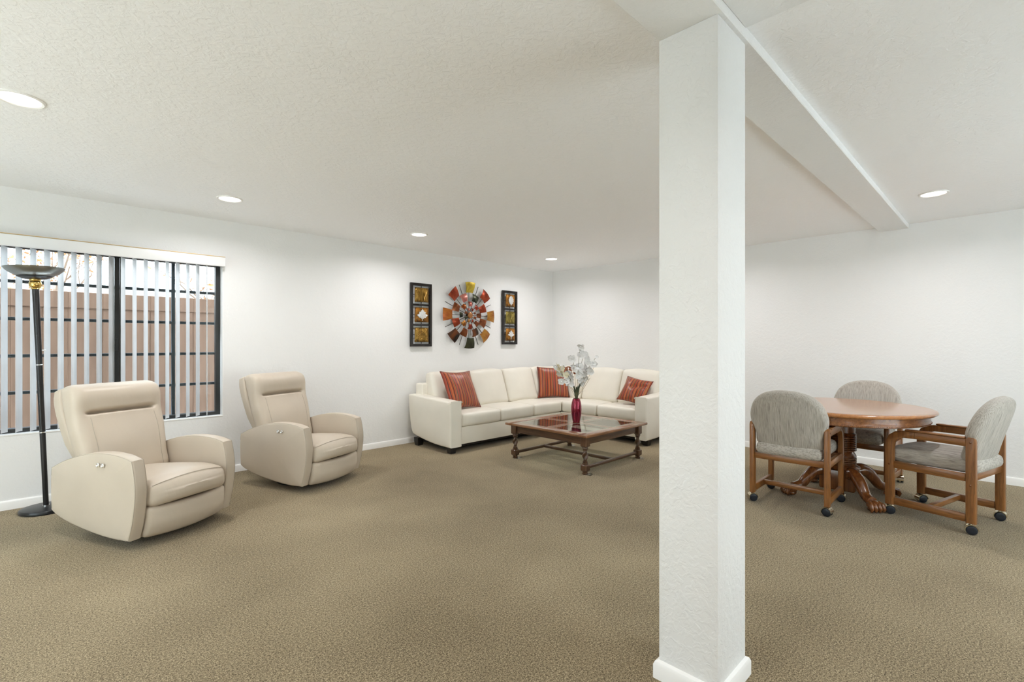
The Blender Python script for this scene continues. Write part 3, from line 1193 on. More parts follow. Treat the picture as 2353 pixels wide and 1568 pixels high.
# ------------------------------------------------------------------ coffee table
CTX, CTY, CTZ, CS = 4.383, 3.400, .400, 1.13
ct = thing('coffee_table', 'dark walnut square coffee table with four glass panels and twisted legs', 'coffee table', (CTX, CTY, 0))
hs, fw, cw, tt = CS / 2, .105, .055, .026
for s in (-1, 1):
    link('top_rail', bbox(-hs, hs, min(s * hs, s * (hs - fw)), max(s * hs, s * (hs - fw)), CTZ - tt, CTZ, .005, 2), M_waltop[0], ct)
    link('top_rail', bbox(min(s * hs, s * (hs - fw)), max(s * hs, s * (hs - fw)), -hs + fw, hs - fw, CTZ - tt, CTZ, .005, 2), M_waltop[1], ct)
link('cross_rail', bbox(-hs + fw, hs - fw, -cw / 2, cw / 2, CTZ - tt, CTZ, .002, 1), M_waltop[0], ct)
for s in (-1, 1):
    link('cross_rail', bbox(-cw / 2, cw / 2, min(s * cw / 2, s * (hs - fw)), max(s * cw / 2, s * (hs - fw)), CTZ - tt, CTZ, .002, 1), M_waltop[1], ct)
g0, g1 = cw / 2, hs - fw
for sx_ in (-1, 1):
    for sy_ in (-1, 1):
        xs = sorted((sx_ * g0, sx_ * g1))
        ys = sorted((sy_ * g0, sy_ * g1))
        p = link('glass_panel', MB().box(xs[0] + .004, xs[1] - .004, ys[0] + .004, ys[1] - .004, CTZ - .0015, CTZ - .001).mesh('glass', False), M_tglass, ct)
        e = MB()
        bw_ = .012
        for a in ((xs[0], xs[1], ys[0], ys[0] + bw_), (xs[0], xs[1], ys[1] - bw_, ys[1]), (xs[0], xs[0] + bw_, ys[0] + bw_, ys[1] - bw_), (xs[1] - bw_, xs[1], ys[0] + bw_, ys[1] - bw_)):
            e.box(*a, CTZ - .0045, CTZ - .0018)
        link('bevelled_edge', e.mesh('edge', False), M_gedge, p)
LG = .485
ah = .085
for s in (-1, 1):
    link('apron', bbox(-LG + .035, LG - .035, s * LG - .011, s * LG + .011, CTZ - tt - ah, CTZ - tt, .003, 1), M_wal[0], ct)
    link('apron', bbox(s * LG - .011, s * LG + .011, -LG + .035, LG - .035, CTZ - tt - ah, CTZ - tt, .003, 1), M_wal[1], ct)


def coffee_leg():
    m = MB()
    zt = CTZ - tt
    bl_ = .036

    def block(z0, z1, h, ch):
        ring_ = [(-h + ch, -h), (h - ch, -h), (h, -h + ch), (h, h - ch), (h - ch, h), (-h + ch, h), (-h, h - ch), (-h, -h + ch)]
        lv = [(z0, .82), (z0 + .008, 1), (z1 - .008, 1), (z1, .82)]
        vs = [(x * k, y * k, z) for z, k in lv for x, y in ring_]
        fs = [(i * 8 + k, i * 8 + (k + 1) % 8, i * 8 + 8 + (k + 1) % 8, i * 8 + 8 + k) for i in range(3) for k in range(8)]
        fs += [tuple(range(8))[::-1], tuple(range(24, 32))]
        m.add(vs, fs)
    block(zt - ah - .018, zt - .0005, bl_, .006)
    block(.034, .098, .037, .010)
    m.lathe([(.026, .0), (.029, .006), (.029, .016), (.023, .020), (.027, .026), (.027, .036)], 20)
    m.lathe([(.028, .096), (.030, .104), (.030, .110), (.022, .114), (.025, .120), (.025, .126), (.019, .131)], 20)
    zt2 = zt - ah - .018
    m.lathe([(.019, zt2 - .040), (.025, zt2 - .035), (.025, zt2 - .028), (.021, zt2 - .024), (.030, zt2 - .016), (.030, zt2 - .008), (.026, zt2)], 20)
    z0, z1, n, q = .128, zt2 - .037, 26, 20
    vs, fs = [], []
    for i in range(n + 1):
        t = i / n
        env = .018 + .006 * math.sin(PI * t)
        for k in range(q):
            a = 2 * PI * k / q
            r = env + .0075 * math.sin(PI * min(1, max(0.05, t))) ** .5 * math.cos(2 * (a - t * 4.4))
            vs.append((r * math.cos(a), r * math.sin(a), z0 + (z1 - z0) * t))
    for i in range(n):
        for k in range(q):
            a, b = i * q + k, i * q + (k + 1) % q
            fs.append((a, b, b + q, a + q))
    fs += [tuple(range(q))[::-1], tuple(range(n * q, n * q + q))]
    m.add(vs, fs)
    return m.mesh('leg', True, .6)


lm = coffee_leg()
for sx_ in (-1, 1):
    for sy_ in (-1, 1):
        lg = link('leg', lm, M_wal[2], ct, (sx_ * LG, sy_ * LG, 0))
        fl = MB()
        fl.v = [(-.03, -.06, .001), (.035, -.045, .002), (.052, -.005, .010), (.020, .04, .003), (-.035, .03, .001), (0, 0, .006)]
        fl.v += [(x, y, z + .0015) for x, y, z in fl.v]
        fl.f = [(0, 1, 5), (1, 2, 5), (2, 3, 5), (3, 4, 5), (4, 0, 5), (6, 11, 7), (7, 11, 8), (8, 11, 9), (9, 11, 10), (10, 11, 6)]
        link('plastic_slip', fl.mesh('slip', False), M_film, lg, (0.012, -.018, 0), label='crumpled clear plastic slip under the leg')
st_o = [(-.012, -.016), (.012, -.016), (.016, -.010), (.016, .006), (.010, .016), (-.010, .016), (-.016, .006), (-.016, -.010)]


def stretcher(L, ax):
    vs = []
    for e in (-L, L):
        for a, b in st_o:
            vs.append((e, a, b) if ax == 0 else (a, e, b))
    n = 8
    return mesh_from('stretcher', vs, [(k, (k + 1) % n, n + (k + 1) % n, n + k) for k in range(n)] + [tuple(range(n)), tuple(range(n, 2 * n))], True, .5)


for s in (-1, 1):
    link('stretcher', stretcher(LG - .034, 0), M_wal[0], ct, (0, s * LG, .066))
link('stretcher', stretcher(LG - .016, 1), M_wal[1], ct, (0, 0, .066))

# ------------------------------------------------------------------ vase and flowers
VX, VY, VZ = 4.385, 3.402, CTZ
va = link('vase', MB().lathe([(.036, 0), (.040, .003), (.047, .04), (.055, .09), (.0595, .14), (.058, .18), (.051, .225), (.042, .258), (.037, .268), (.034, .268), (.034, .25), (.045, .21), (.050, .15), (.03, .02)], 40).mesh('vase'), M_vase, None, (VX, VY, VZ))
tag(va, 'glossy crimson barrel vase standing on the glass coffee table', 'vase')
fl = thing('orchid_bouquet', 'white artificial orchid stems with green blades in the crimson vase', 'flowers', (VX, VY, VZ + .20))
camr = Vector((.7106, -.7036, 0))      # to the right as seen in the photo
camf = Vector((.7036, .7106, 0))


def blossom_mesh(seed):
    rnd = random.Random(seed)
    m = MB()
    for k in range(5):
        a = 2 * PI * k / 5 + rnd.uniform(-.15, .15)
        L = .036 * rnd.uniform(.85, 1.1)
        W = .019 * (1.25 if k in (1, 4) else 1)
        c, s = math.cos(a), math.sin(a)
        nn = 5
        vs, fs = [], []
        for i in range(nn + 1):
            t = i / nn
            wd = W * math.sin(PI * min(.96, .08 + t * .9)) ** .7
            for j in (-1, 0, 1):
                px, py = t * L, j * wd
                pz = .012 * t * t + .005 * abs(j) - .004 * rnd.random()
                vs.append((px * c - py * s, px * s + py * c, pz))
        for i in range(nn):
            for j in range(2):
                q = i * 3 + j
                fs.append((q, q + 1, q + 4, q + 3))
        m.add(vs, fs)
    m.ball((0, 0, .008), (.006, .006, .010), 8, 5)
    return m.mesh('blossom', True, 2)


bmesh_ = [blossom_mesh(i) for i in range(4)]
STEMS = [(-.235, .41, .02), (-.15, .44, -.04), (-.03, .50, .05), (.05, .66, .02), (.10, .58, .08), (.21, .52, -.02), (.15, .40, .04), (-.10, .33, -.07), (.02, .40, -.08)]
rnd = random.Random(5)
for i, (dx, dz, dd) in enumerate(STEMS):
    p0 = camr * dx * .06
    p3 = camr * dx + camf * dd + Vector((0, 0, dz))
    p1 = p0 + Vector((0, 0, .12))
    p2 = camr * dx * .62 + camf * dd * .5 + Vector((0, 0, dz * .78))
    pts = catmull([p0, p1, p2, p3], 5, False)
    stm = link('stem', MB().tube(pts, .0022, 6).mesh('stem'), M_stem, fl)
    nb = 7
    for k in range(nb):
        q = pts[-1 - min(k, 6)]
        off = Vector((rnd.gauss(0, .024), rnd.gauss(0, .024), rnd.gauss(0, .024)))
        pos = q + off
        dirv = (-camf + Vector((rnd.gauss(0, .6), rnd.gauss(0, .6), rnd.gauss(0, .5)))).normalized()
        o = link('blossom', bmesh_[rnd.randrange(4)], None, fl, pos)
        if not o.data.materials:
            o.data.materials.append(M_petal)
        o.rotation_mode = 'QUATERNION'
        o.rotation_quaternion = dirv.to_track_quat('Z', 'Y')
        s = rnd.uniform(.9, 1.3) * (.65 if k == 0 else 1)
        o.scale = (s, s, s)
        if i == 0 or (i == 1 and k < 2):
            o.material_slots[0].link = 'OBJECT'
            o.material_slots[0].material = M_cream if k % 2 else M_petal
for i, (dx, dz, ww) in enumerate(((-.11, .085, .006), (.125, .095, .006), (-.035, .19, .013), (.045, .20, .015), (.0, .15, .014), (.02, .17, .012))):
    vs, fs = [], []
    nn = 10
    for k in range(nn + 1):
        t = k / nn
        p = camr * dx * (t ** 1.3) + Vector((0, 0, .05 + dz * (math.sin(t * PI * .62) / math.sin(PI * .62) if abs(dx) > .1 else t)))
        s = ww * math.sin(PI * min(.97, .25 + .75 * t)) ** .8
        side = Vector((0, 0, 1)).cross(camr) if abs(dx) > .1 else camr
        for j in (-1, 1):
            vs.append(p + side * s * j)
            vs.append(p + side * s * j - camf * .0015)
    for k in range(nn):
        a = 4 * k
        fs += [(a, a + 2, a + 6, a + 4), (a + 1, a + 5, a + 7, a + 3), (a, a + 4, a + 5, a + 1), (a + 2, a + 3, a + 7, a + 6)]
    link('leaf_blade', mesh_from('blade', vs, fs, True, 1.5), M_blade, fl)
for i, (dx, dz) in enumerate(((-.23, .47), (.17, .46), (.20, .42), (.155, .30))):
    link('dry_twig', MB().tube(catmull([camr * dx * .02, camr * dx * .06 + Vector((0, 0, .085)), camr * dx * .55 + Vector((0, 0, dz * .62)), camr * dx + Vector((0, 0, dz))], 4, False), .0018, 5).mesh('twig'), M_dry, fl)
for i in range(9):
    a = rnd.uniform(0, 2 * PI)
    p = camr * rnd.uniform(-.11, -.02) + Vector((0, 0, rnd.uniform(.34, .42)))
    m = MB()
    d = (camr * math.cos(a) + Vector((0, 0, math.sin(a))))
    e = d.cross(camf)
    m.add([p, p + d * .025 + e * .009, p + d * .055, p + d * .025 - e * .009, p + d * .027 - camf * .003], [(0, 1, 4), (1, 2, 4), (2, 3, 4), (3, 0, 4), (0, 3, 2, 1)])
    link('rust_leaf', m.mesh('leaf', False), M_red_leaf, fl)


# ------------------------------------------------------------------ wall art
def leaf_outline(kind):
    if kind == 'maple':
        half = [(0, 1.0), (.13, .72), (.22, .78), (.30, .50), (.52, .50), (.44, .22), (.66, .06), (.84, -.06), (.62, -.30), (.50, -.52), (.28, -.50), (.20, -.66), (.05, -.68), (.04, -1.0)]
    elif kind == 'oak':
        half = [(0, 1.0), (.20, .82), (.40, .62), (.36, .46), (.56, .26), (.48, .08), (.58, -.14), (.42, -.30), (.44, -.50), (.24, -.70), (.08, -.82), (.04, -1.05)]
    else:
        half = [(0, .85), (.18, .62), (.15, .36), (.34, .48), (.50, .34), (.36, .12), (.62, .06), (.74, -.10), (.48, -.26), (.20, -.36), (.07, -.44), (.04, -1.0)]
    return half + [(-x, y) for x, y in reversed(half[1:])]


def art_panel(label, x0, x1, z0, z1, tiles):
    w_, h_ = x1 - x0, z1 - z0
    t = thing('wall_art_panel', label, 'wall art', ((x0 + x1) / 2, YW, z0))
    b, dpt = .034, .028
    Yf, Yb = -.045, -.045 + dpt
    fr_ = link('frame', MB().box(-w_ / 2, -w_ / 2 + b, Yf, Yb, 0, h_).box(w_ / 2 - b, w_ / 2, Yf, Yb, 0, h_).box(-w_ / 2 + b, w_ / 2 - b, Yf, Yb, 0, b).box(-w_ / 2 + b, w_ / 2 - b, Yf, Yb, h_ - b, h_).mesh('frame', False), M_frame, t)
    for s in (-1, 1):
        link('hanger', MB().box(s * .1 - .01, s * .1 + .01, Yb, -.0005, h_ - b * .8, h_ - b * .3).mesh('hanger', False), M_frame, fr_)
    cell = (h_ - 2 * b - 2 * .024) / 3
    for k in range(2):
        zz = b + cell * (k + 1) + .024 * k
        link('crossbar', bbox(-w_ / 2 + b, w_ / 2 - b, Yf + .004, Yb - .004, zz, zz + .024, .003, 1), M_frame, t)
    for k, (mat, deco) in enumerate(tiles):
        zc = b + cell * (2.5 - k) + .024 * (2 - k)
        tw, th = (w_ - 2 * b) / 2 - .022, cell / 2 - .024
        n = 6
        vs, fs = [], []
        for i in range(n + 1):
            for j in range(n + 1):
                u, v = -1 + 2 * i / n, -1 + 2 * j / n
                vs.append((u * tw, Yf - .002 - .012 * (1 - u * u) ** .5 * (1 - v * v) ** .5, v * th))
        for i in range(n):
            for j in range(n):
                a = i * (n + 1) + j
                fs.append((a, a + 1, a + n + 2, a + n + 1))
        me = mesh_from('tile', vs, fs, True, 1)
        tl = link('tile', me, mat, t, (0, 0, zc))
        sm = tl.modifiers.new('thickness', 'SOLIDIFY')
        sm.thickness = .004
        for px, pz in ((0, th + .010), (0, -th - .010), (tw + .009, 0), (-tw - .009, 0)):
            dx_ = .004 if px == 0 else .011
            dz_ = .012 if px == 0 else .004
            link('pin', MB().box(px - dx_, px + dx_, Yf + .006, Yf + .012, zc + pz - dz_, zc + pz + dz_).mesh('pin', False), M_frame, t)
        if deco in ('maple', 'oak', 'sprig'):
            o_ = [(x * tw * .95, y * th * .82) for x, y in leaf_outline(deco)]
            v, f = slab(o_, .006, .002, 2)
            lf = link('leaf_relief', mesh_from('leaf', [(a, Yf - .019 + c, bb) for a, bb, c in v], f, True, .8), M_silver, tl, (0, 0, 0))
            vn = MB()
            vn.tube([(0, Yf - .0225, -th * .7), (0, Yf - .0225, th * .65)], .0016, 5)
            for q in range(3):
                for s in (-1, 1):
                    z_ = -th * .45 + q * th * .35
                    vn.tube([(0, Yf - .0225, z_), (s * tw * (.42 - .08 * q), Yf - .0225, z_ + th * .25)], .0012, 5)
            link('leaf_veins', vn.mesh('veins'), M_silver, tl)
        else:
            rr = random.Random(k + int(x0 * 10))
            d_ = MB()
            yy = Yf - .013
            if deco == 'reeds':
                for q in range(7):
                    xx = -tw * .5 + tw * q / 6
                    d_.tube([(xx * .4, yy, -th * .9), (xx * .9, yy - .001, -th * .1), (xx * 1.4, yy, th * .55)], .0022, 5)
                for q in range(34):
                    d_.ball((rr.uniform(-.85, .85) * tw, yy + .002, rr.uniform(.05, .9) * th), (.009, .004, .006), 6, 4)
            elif deco == 'flowers':
                for cx_, cz_ in ((0, .45), (-.55, -.1), (.55, 0), (.1, -.55), (-.6, .75), (.65, .7), (-.5, -.8), (.65, -.75)):
                    for q in range(5):
                        a = 2 * PI * q / 5 + cx_
                        v = MB().ball((0, 0, 0), (.018, .006, .008), 8, 5)
                        v.xf(Matrix.Translation((cx_ * tw * .80 + .020 * math.cos(a), yy + .002, cz_ * th * .80 + .020 * math.sin(a))) @ Matrix.Rotation(-a, 4, 'Y'))
                        d_.add(v.v, v.f)
            else:          # burst of stalks with beads
                for q in range(11):
                    a = R(20 + 14 * q)
                    e = (math.cos(a) * tw * .85, yy, -th * .25 + math.sin(a) * th * 1.05)
                    d_.tube([(0, yy, -th * .25), e], .0018, 5)
                    d_.ball(e, (.007, .005, .007), 8, 5)
                for s in (-1, 1):
                    d_.tube([(0, yy, -th * .25), (s * tw * .6, yy, -th * .9)], .002, 5)
            link('relief', d_.mesh('relief', True, 1), mat, tl)
    return t


art_panel('narrow dark framed metal art panel left of the starburst, one silver leaf between gold tiles', 3.514, 3.840, 1.245, 2.073, [(M_goldtile, 'reeds'), (M_ambtile, 'maple'), (M_goldtile, 'flowers')])
art_panel('narrow dark framed metal art panel right of the starburst, two silver leaf tiles', 5.150, 5.462, 1.270, 2.095, [(M_ambtile, 'oak'), (M_olive, 'burst'), (M_ambtile, 'sprig')])

sb = thing('starburst_art', 'round metal starburst of coloured plates on rods above the sofa', 'wall art', (4.487, YW, 1.685))
SY = -.045


def plate(r0, r1, w0, w1, ang, mat, dy, tilt=0):
    vs, fs = [], []
    n, q = 6, 5
    for side in (0, 1):
        for i in range(n + 1):
            t = i / n
            wd = w0 + (w1 - w0) * t
            for j in range(q + 1):
                u = -1 + 2 * j / q
                rr = r0 + (r1 - r0) * t - .10 * wd * u * u
                vs.append((u * wd, -.012 * math.sin(PI * t) - (.006 * (1 - u * u)) + (0.003 if side else 0) + tilt * (t - .5), rr))
    N = (n + 1) * (q + 1)
    for i in range(n):
        for j in range(q):
            a = i * (q + 1) + j
            fs.append((a, a + 1, a + q + 2, a + q + 1))
            fs.append((N + a, N + a + q + 1, N + a + q + 2, N + a + 1))
    rim = [j for j in range(q + 1)] + [i * (q + 1) + q for i in range(1, n + 1)] + [n * (q + 1) + j for j in range(q - 1, -1, -1)] + [i * (q + 1) for i in range(n - 1, 0, -1)]
    for k in range(len(rim)):
        a, b = rim[k], rim[(k + 1) % len(rim)]
        fs.append((a, b, N + b, N + a))
    me = mesh_from('plate', vs, fs, True, .6)
    link('plate', me, mat, sb, (0, SY + dy, 0), (0, ang, 0))


A = M_art
rings = [
    (.325, .474, .060, .091, 0, ['yellow', 'red', 'amber', 'amber', 'green', 'mix', 'orange', 'red'], -.012, .05),
    (.208, .318, .042, .064, .5, ['green', 'red', 'brown', 'mix', 'brown', 'red', 'brown', 'pink'], -.004, .04),
    (.128, .198, .026, .040, 0, ['pink', 'red', 'brown', 'brown', 'red', 'amber', 'green', 'orange'], -.016, .03),
    (.066, .108, .013, .022, .5, ['red', 'brown', 'brown', 'red', 'amber', 'green', 'brown', 'pink'], -.022, .02)]
for r0, r1, w0, w1, off, cols, dy, tl in rings:
    for k in range(8):
        plate(r0, r1, w0, w1, 2 * PI * (k + off) / 8, A[cols[k]], dy, tl * random.Random(k + int(r0 * 100)).choice((-.5, .5, .3)))
rod_l = MB().tube([(0, 0, .02), (0, 0, .455)], .0042, 8).mesh('rod')
rod_s = MB().tube([(0, 0, .02), (0, 0, .36)], .0042, 8).mesh('rod')
for k in range(16):
    link('rod', rod_l if k % 2 else rod_s, M_rod, sb, (0, SY + .012, 0), (0, 2 * PI * k / 16, 0))
link('centre_disc', MB().lathe([(.040, 0), (.045, .006), (.040, .016), (.022, .022), (.003, .023)], 24).xf(Matrix.Translation((0, SY - .012, 0)) @ Matrix.Rotation(R(90), 4, 'X')).mesh('disc'), A['copper'], sb)
link('wall_mount', MB().lathe([(.03, 0), (.03, .04)], 16).xf(Matrix.Translation((0, -.0005, 0)) @ Matrix.Rotation(R(90), 4, 'X')).mesh('mount'), M_rod, sb)

# ------------------------------------------------------------------ dining table
DTX, DTY = 4.895, .995
dt = thing('dining_table', 'oval oak pedestal dining table with carved claw feet', 'dining table', (DTX, DTY, 0))
AX, AY = .640, .635


def oval(prof, n=72):
    vs, fs = [], []
    for d, z in prof:
        for k in range(n):
            a = 2 * PI * k / n
            vs.append(((AX + d) * math.cos(a), (AY + d) * math.sin(a), z))
    for i in range(len(prof) - 1):
        for k in range(n):
            a, b = i * n + k, i * n + (k + 1) % n
            fs.append((a, b, b + n, a + n))
    fs.append(tuple(range(n))[::-1])
    fs.append(tuple(range((len(prof) - 1) * n, len(prof) * n)))
    return mesh_from('oval', vs, fs, True, .9)


def top_piece(x0, x1):
    """slice of the oval top between two seams"""
    prof = [(-.045, .717), (-.012, .720), (-.002, .727), (0, .735), (-.004, .742), (-.012, .746), (-.018, .7475), (-.024, .7495), (-.06, .7500)]
    xs = []
    n = 40
    pts = []
    for k in range(n + 1):
        x = x0 + (x1 - x0) * k / n
        pts.append(x)
    vs, fs = [], []
    for d, z in prof:
        a_, b_ = AX + d, AY + d
        ring_ = []
        X0, X1 = max(x0, -a_), min(x1, a_)
        t0, t1 = math.acos(max(-1, min(1, X0 / a_))), math.acos(max(-1, min(1, X1 / a_)))
        for k in range(n + 1):
            t = t0 + (t1 - t0) * k / n
            ring_.append((a_ * math.cos(t), b_ * math.sin(t), z))
        ring_ += [(x, -y, z) for x, y, z in reversed(ring_)]
        vs += ring_
    m_ = 2 * (n + 1)
    for i in range(len(prof) - 1):
        for k in range(m_):
            a, b = i * m_ + k, i * m_ + (k + 1) % m_
            fs.append((a, b, b + m_, a + m_))
    fs.append(tuple(range(m_))[::-1])
    fs.append(tuple(range((len(prof) - 1) * m_, len(prof) * m_)))
    me = bpy.data.meshes.new('top')
    me.from_pydata(vs, [], fs)
    bm = bmesh.new()
    bm.from_mesh(me)
    bmesh.ops.remove_doubles(bm, verts=bm.verts, dist=.0003)
    bmesh.ops.recalc_face_normals(bm, faces=bm.faces)
    bm.to_mesh(me)
    bm.free()
    return finish(me, True, .6)


for e0, e1 in ((-AX, .0095), (.0105, AX)):
    link('tabletop_leaf', top_piece(e0, e1), M_top, dt, (0, 0, .015))
ap = link('apron', oval([(-.060, .717), (-.048, .716), (-.048, .672), (-.044, .668), (-.044, .655), (-.052, .650), (-.08, .648)]), M_apron, dt, (0, 0, .015))
bd = MB()
for k in range(300):
    a = 2 * PI * k / 300
    bd.ball(((AX - .043) * math.cos(a), (AY - .043) * math.sin(a), .6615), .0034, 6, 4)
link('bead_moulding', bd.mesh('bead', True, 1.5), M_apron, ap, kind='stuff')
ped = [(.075, .520), (.078, .516)]
z = .515
prof = [(.070, .648), (.070, .545), (.062, .540), (.072, .532), (.075, .522), (.068, .515)]
zz = .512
for k in range(8):
    prof += [(.066, zz), (.0745, zz - .004), (.0745, zz - .010), (.066, zz - .014)]
    zz -= .0155
prof += [(.060, .385), (.066, .37), (.072, .355), (.074, .345), (.066, .338)]
zz = .335
for k in range(4):
    prof += [(.066, zz), (.074, zz - .004), (.074, zz - .009), (.066, zz - .013)]
    zz -= .0145
prof += [(.072, .272), (.088, .262), (.092, .250), (.084, .240)]
link('pedestal', MB().lathe([(r * 1.58, q) for r, q in prof[::-1]], 40).mesh('pedestal', True, .8), M_ped, dt)
link('pedestal_block', bbox(-.128, .128, -.128, .128, .070, .240, .014, 3), M_ped, dt)
link('top_cleat', bbox(-.25, .25, -.18, .18, .640, .731, .006, 1), M_ped, dt)


def cabriole():
    pts = catmull([(.09, 0, .195), (.16, 0, .222), (.22, 0, .205), (.275, 0, .150), (.315, 0, .100), (.36, 0, .078), (.39, 0, .072)], 5, False)
    n = len(pts)
    rad = [.056 - .018 * min(1, k / n * 1.5) for k in range(n)]
    return MB().tube(pts, rad, 14, ref=(0, 1, 0), sq=1.0).mesh('leg', True, 1.5)


def claw():
    m = MB()
    m.ball((.435, 0, .052), (.052, .046, .040), 16, 10)
    for s in (-1.6, -.55, .55, 1.6):
        a = s * .36
        m.tube([(.42 + .02 * math.cos(a), .020 * s, .072), (.452 + .028 * math.cos(a), .026 * s, .062), (.466 + .024 * math.cos(a), .028 * s, .034), (.462 + .022 * math.cos(a), .027 * s, .010)], [.016, .0175, .015, .008], 10)
    m.ball((.435, 0, .024), (.045, .042, .024), 14, 8)
    return m.mesh('claw', True, 1.4)


cm, cl_ = cabriole(), claw()
for k in range(4):
    lg = link('leg', cm, M_ped, dt, (0, 0, 0), (0, 0, R(45 + 90 * k - 2)))
    link('claw_foot', cl_, M_ped, lg, (-.028, 0, 0), label='carved ball and claw foot')


# ------------------------------------------------------------------ dining chairs
def bar_mesh(p0, p1, wy, wz, bev=.006):
    """bevelled bar along local X between two x positions"""
    return bbox(p0, p1, -wy / 2, wy / 2, -wz / 2, wz / 2, bev, 2)


CH = {}


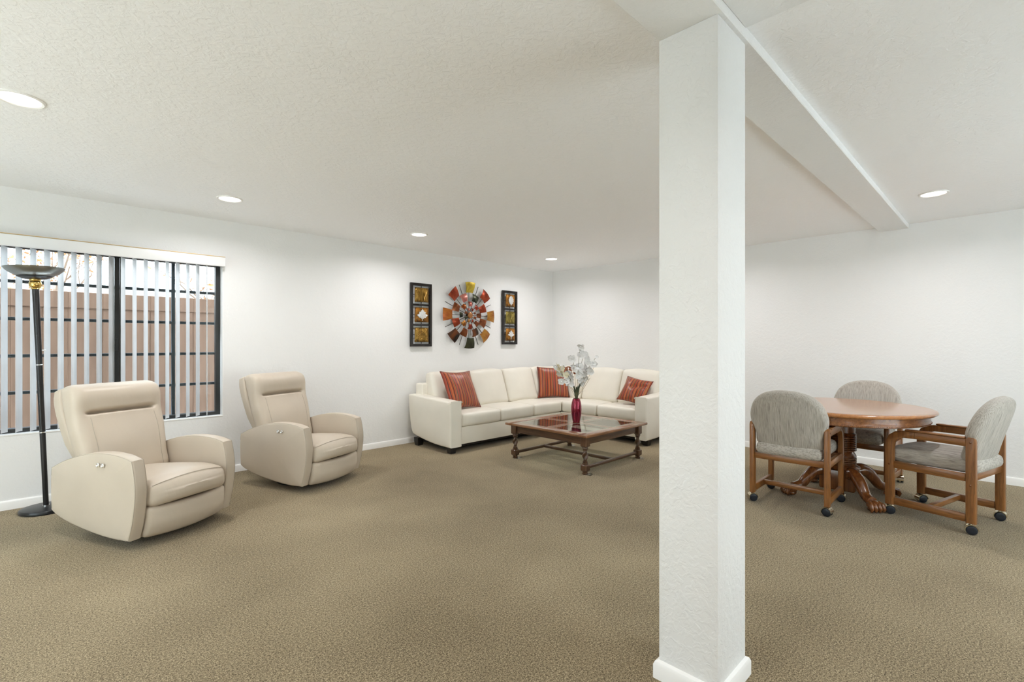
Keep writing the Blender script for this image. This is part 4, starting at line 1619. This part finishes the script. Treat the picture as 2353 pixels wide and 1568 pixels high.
def chair_parts():
    fx, rx, sy = .235, -.235, .262
    tk = .036
    # front leg sweeping into the arm: one bent wood piece
    out = [(fx + .028, .073), (fx - .028, .073), (fx - .028, .50), (fx - .034, .545), (fx - .055, .575), (fx - .090, .588), (fx - .16, .590), (fx - .16, .640), (fx - .085, .640), (fx - .035, .628), (fx + .002, .600), (fx + .022, .560), (fx + .028, .505)]
    CH['leg_front'] = slab_mesh(out, tk, .006, lambda a, b, c: (a, c, b), 2, ang=.6)
    ro = [(rx - .027, .073), (rx + .027, .073), (rx + .027, .640), (rx + .015, .652), (rx - .012, .652), (rx - .024, .640), (rx - .027, .620)]
    CH['leg_rear'] = slab_mesh(ro, tk, .006, lambda a, b, c: (a, c, b), 2, ang=.6)
    CH['arm'] = slab_mesh([(rx + .026, .590), (fx - .16, .590), (fx - .16, .640), (rx + .026, .640)], tk, .005, lambda a, b, c: (a, c, b), 2, ang=.6)
    CH['arm_pad'] = bbox(rx + .03, fx - .10, -.024, .024, .6405, .654, .006, 3)
    CH['rail'] = bbox(rx + .0275, fx - .0285, -.014, .014, .352, .404, .005, 2)
    CH['low'] = bbox(rx + .0275, fx - .0285, -.014, .014, .078, .132, .005, 2)
    CH['cross'] = bbox(-.016, .016, -sy + .0145, sy - .0145, .092, .130, .005, 2)
    CH['rear_rail'] = bbox(rx - .012, rx + .012, -sy + .0185, sy - .0185, .355, .404, .005, 2)
    CH['front_rail'] = bbox(fx - .020, fx + .004, -sy + .0185, sy - .0185, .345, .394, .005, 2)
    CH['plug'] = MB().lathe([(.0072, 0), (.0066, .0022), (.003, .003)], 12).mesh('plug')

    def sd(x, y, z):
        return (x, y, z + (.012 * (1 - (y / .25) ** 2) * (1 - (x / .28) ** 2) if z > 0 else 0) - (.012 * max(0, (abs(x) - .2) / .08) if z > 0 else 0))
    CH['seat'] = softbox(.555, .468, .100, .036, (10, 10, 2), (.008, .0, .012), sd)
    bh = [(.228, .0), (.240, .09), (.272, .19), (.268, .27), (.235, .355), (.170, .418), (.085, .450)]
    bo = [(-y, z) for y, z in bh] + [(0, .457)] + bh[::-1] + [(.1, -.010), (-.1, -.010)]

    def bd_(x, y, z):
        return (x + .35 * y * y - .012 * (1 - min(1, z / .2)), y, z)
    CH['back'] = slab_mesh(catmull(bo, 5), .080, .034, lambda a, b, c: (c, a, b), 5, .012, bd_, 1.3)
    CH['stem'] = MB().tube([(0, 0, .050), (0, 0, .066)], .009, 10).mesh('stem')
    hd = MB()                                           # rounded hood over the wheel pair
    nn = 10
    for j in (-1, 1):
        for k in range(nn + 1):
            a = R(-20) + R(200) * k / nn
            hd.v.append((.0315 * math.cos(a), j * .0225, .0285 + .0315 * math.sin(a)))
            hd.v.append((.0275 * math.cos(a), j * .0225, .0285 + .0275 * math.sin(a)))
    q = 2 * (nn + 1)
    for k in range(nn):
        a = 2 * k
        hd.f += [(a, a + 2, q + a + 2, q + a), (a + 1, q + a + 1, q + a + 3, a + 3), (a, a + 1, a + 3, a + 2), (q + a, q + a + 2, q + a + 3, q + a + 1)]
    hd.f += [(0, q, q + 1, 1), (2 * nn, 2 * nn + 1, q + 2 * nn + 1, q + 2 * nn)]
    hd.box(-.022, .022, -.003, .003, .010, .055)
    CH['hood'] = hd.mesh('hood', True, .6)
    CH['wheel'] = MB().lathe([(.004, -.0085), (.020, -.0095), (.0255, -.007), (.0268, -.003), (.0268, .003), (.0255, .007), (.020, .0095), (.004, .0085)], 22).xf(Matrix.Rotation(R(90), 4, 'X')).mesh('wheel', True, .9)
    CH['geo'] = (fx, rx, sy)


chair_parts()


def dining_chair(label, loc, rz, yaw):
    fx, rx, sy = CH['geo']
    t = thing('dining_chair', label, 'chair', loc, rz, 'tweed caster chairs around the dining table')
    for s in (-1, 1):
        y = s * sy
        f_ = link('front_leg', CH['leg_front'], M_oak[2], t, (0, y, 0))
        r_ = link('rear_leg', CH['leg_rear'], M_oak[2], t, (0, y, 0))
        a_ = link('armrest', CH['arm'], M_oak[0], t, (0, y, 0))
        link('arm_cap', CH['arm_pad'], M_oak[0], a_)
        link('side_rail', CH['rail'], M_oak[0], t, (0, y, 0))
        link('lower_rail', CH['low'], M_oak[0], t, (0, y, 0))
        for par, px, pz in ((f_, fx, .378), (r_, rx, .618), (r_, rx, .33)):
            link('screw_plug', CH['plug'], M_ped, par, (px, s * .0180, pz), (R(-90 * s), 0, 0))
        for i_, px in enumerate((fx, rx)):
            c = link('caster', CH['hood'], M_champ, t, (px, y, 0), (0, 0, yaw[i_ + (0 if s < 0 else 2)]))
            c.scale = (1.17, 1.17, 1.17)
            link('stem', CH['stem'], M_champ, c)
            for e in (-1, 1):
                link('wheel', CH['wheel'], M_tyre, c, (0, e * .0128, .0270))
    link('stretcher', CH['cross'], M_oak[1], t)
    link('rear_rail', CH['rear_rail'], M_oak[1], t)
    link('front_rail', CH['front_rail'], M_oak[1], t)
    link('seat_cushion', CH['seat'], M_tweed_seat, t, (.012, 0, .448))
    link('back_cushion', CH['back'], M_tweed_back, t, (-.200, 0, .484), (0, R(-17), 0))
    return t


dining_chair('grey beige tweed oak armchair on casters with its back to the camera, beside the post', (4.466, 1.207, 0), R(1), [1.7, 1.4, 1.8, 2.2])
dining_chair('tweed oak armchair on casters seen from the side at the right end of the table', (4.838, .328, 0), R(75), [.9, .2, .5, .4])
dining_chair('tweed oak armchair on casters on the far side of the table, facing the camera', (5.535, .975, 0), R(176), [1.2, .1, .4, .2])
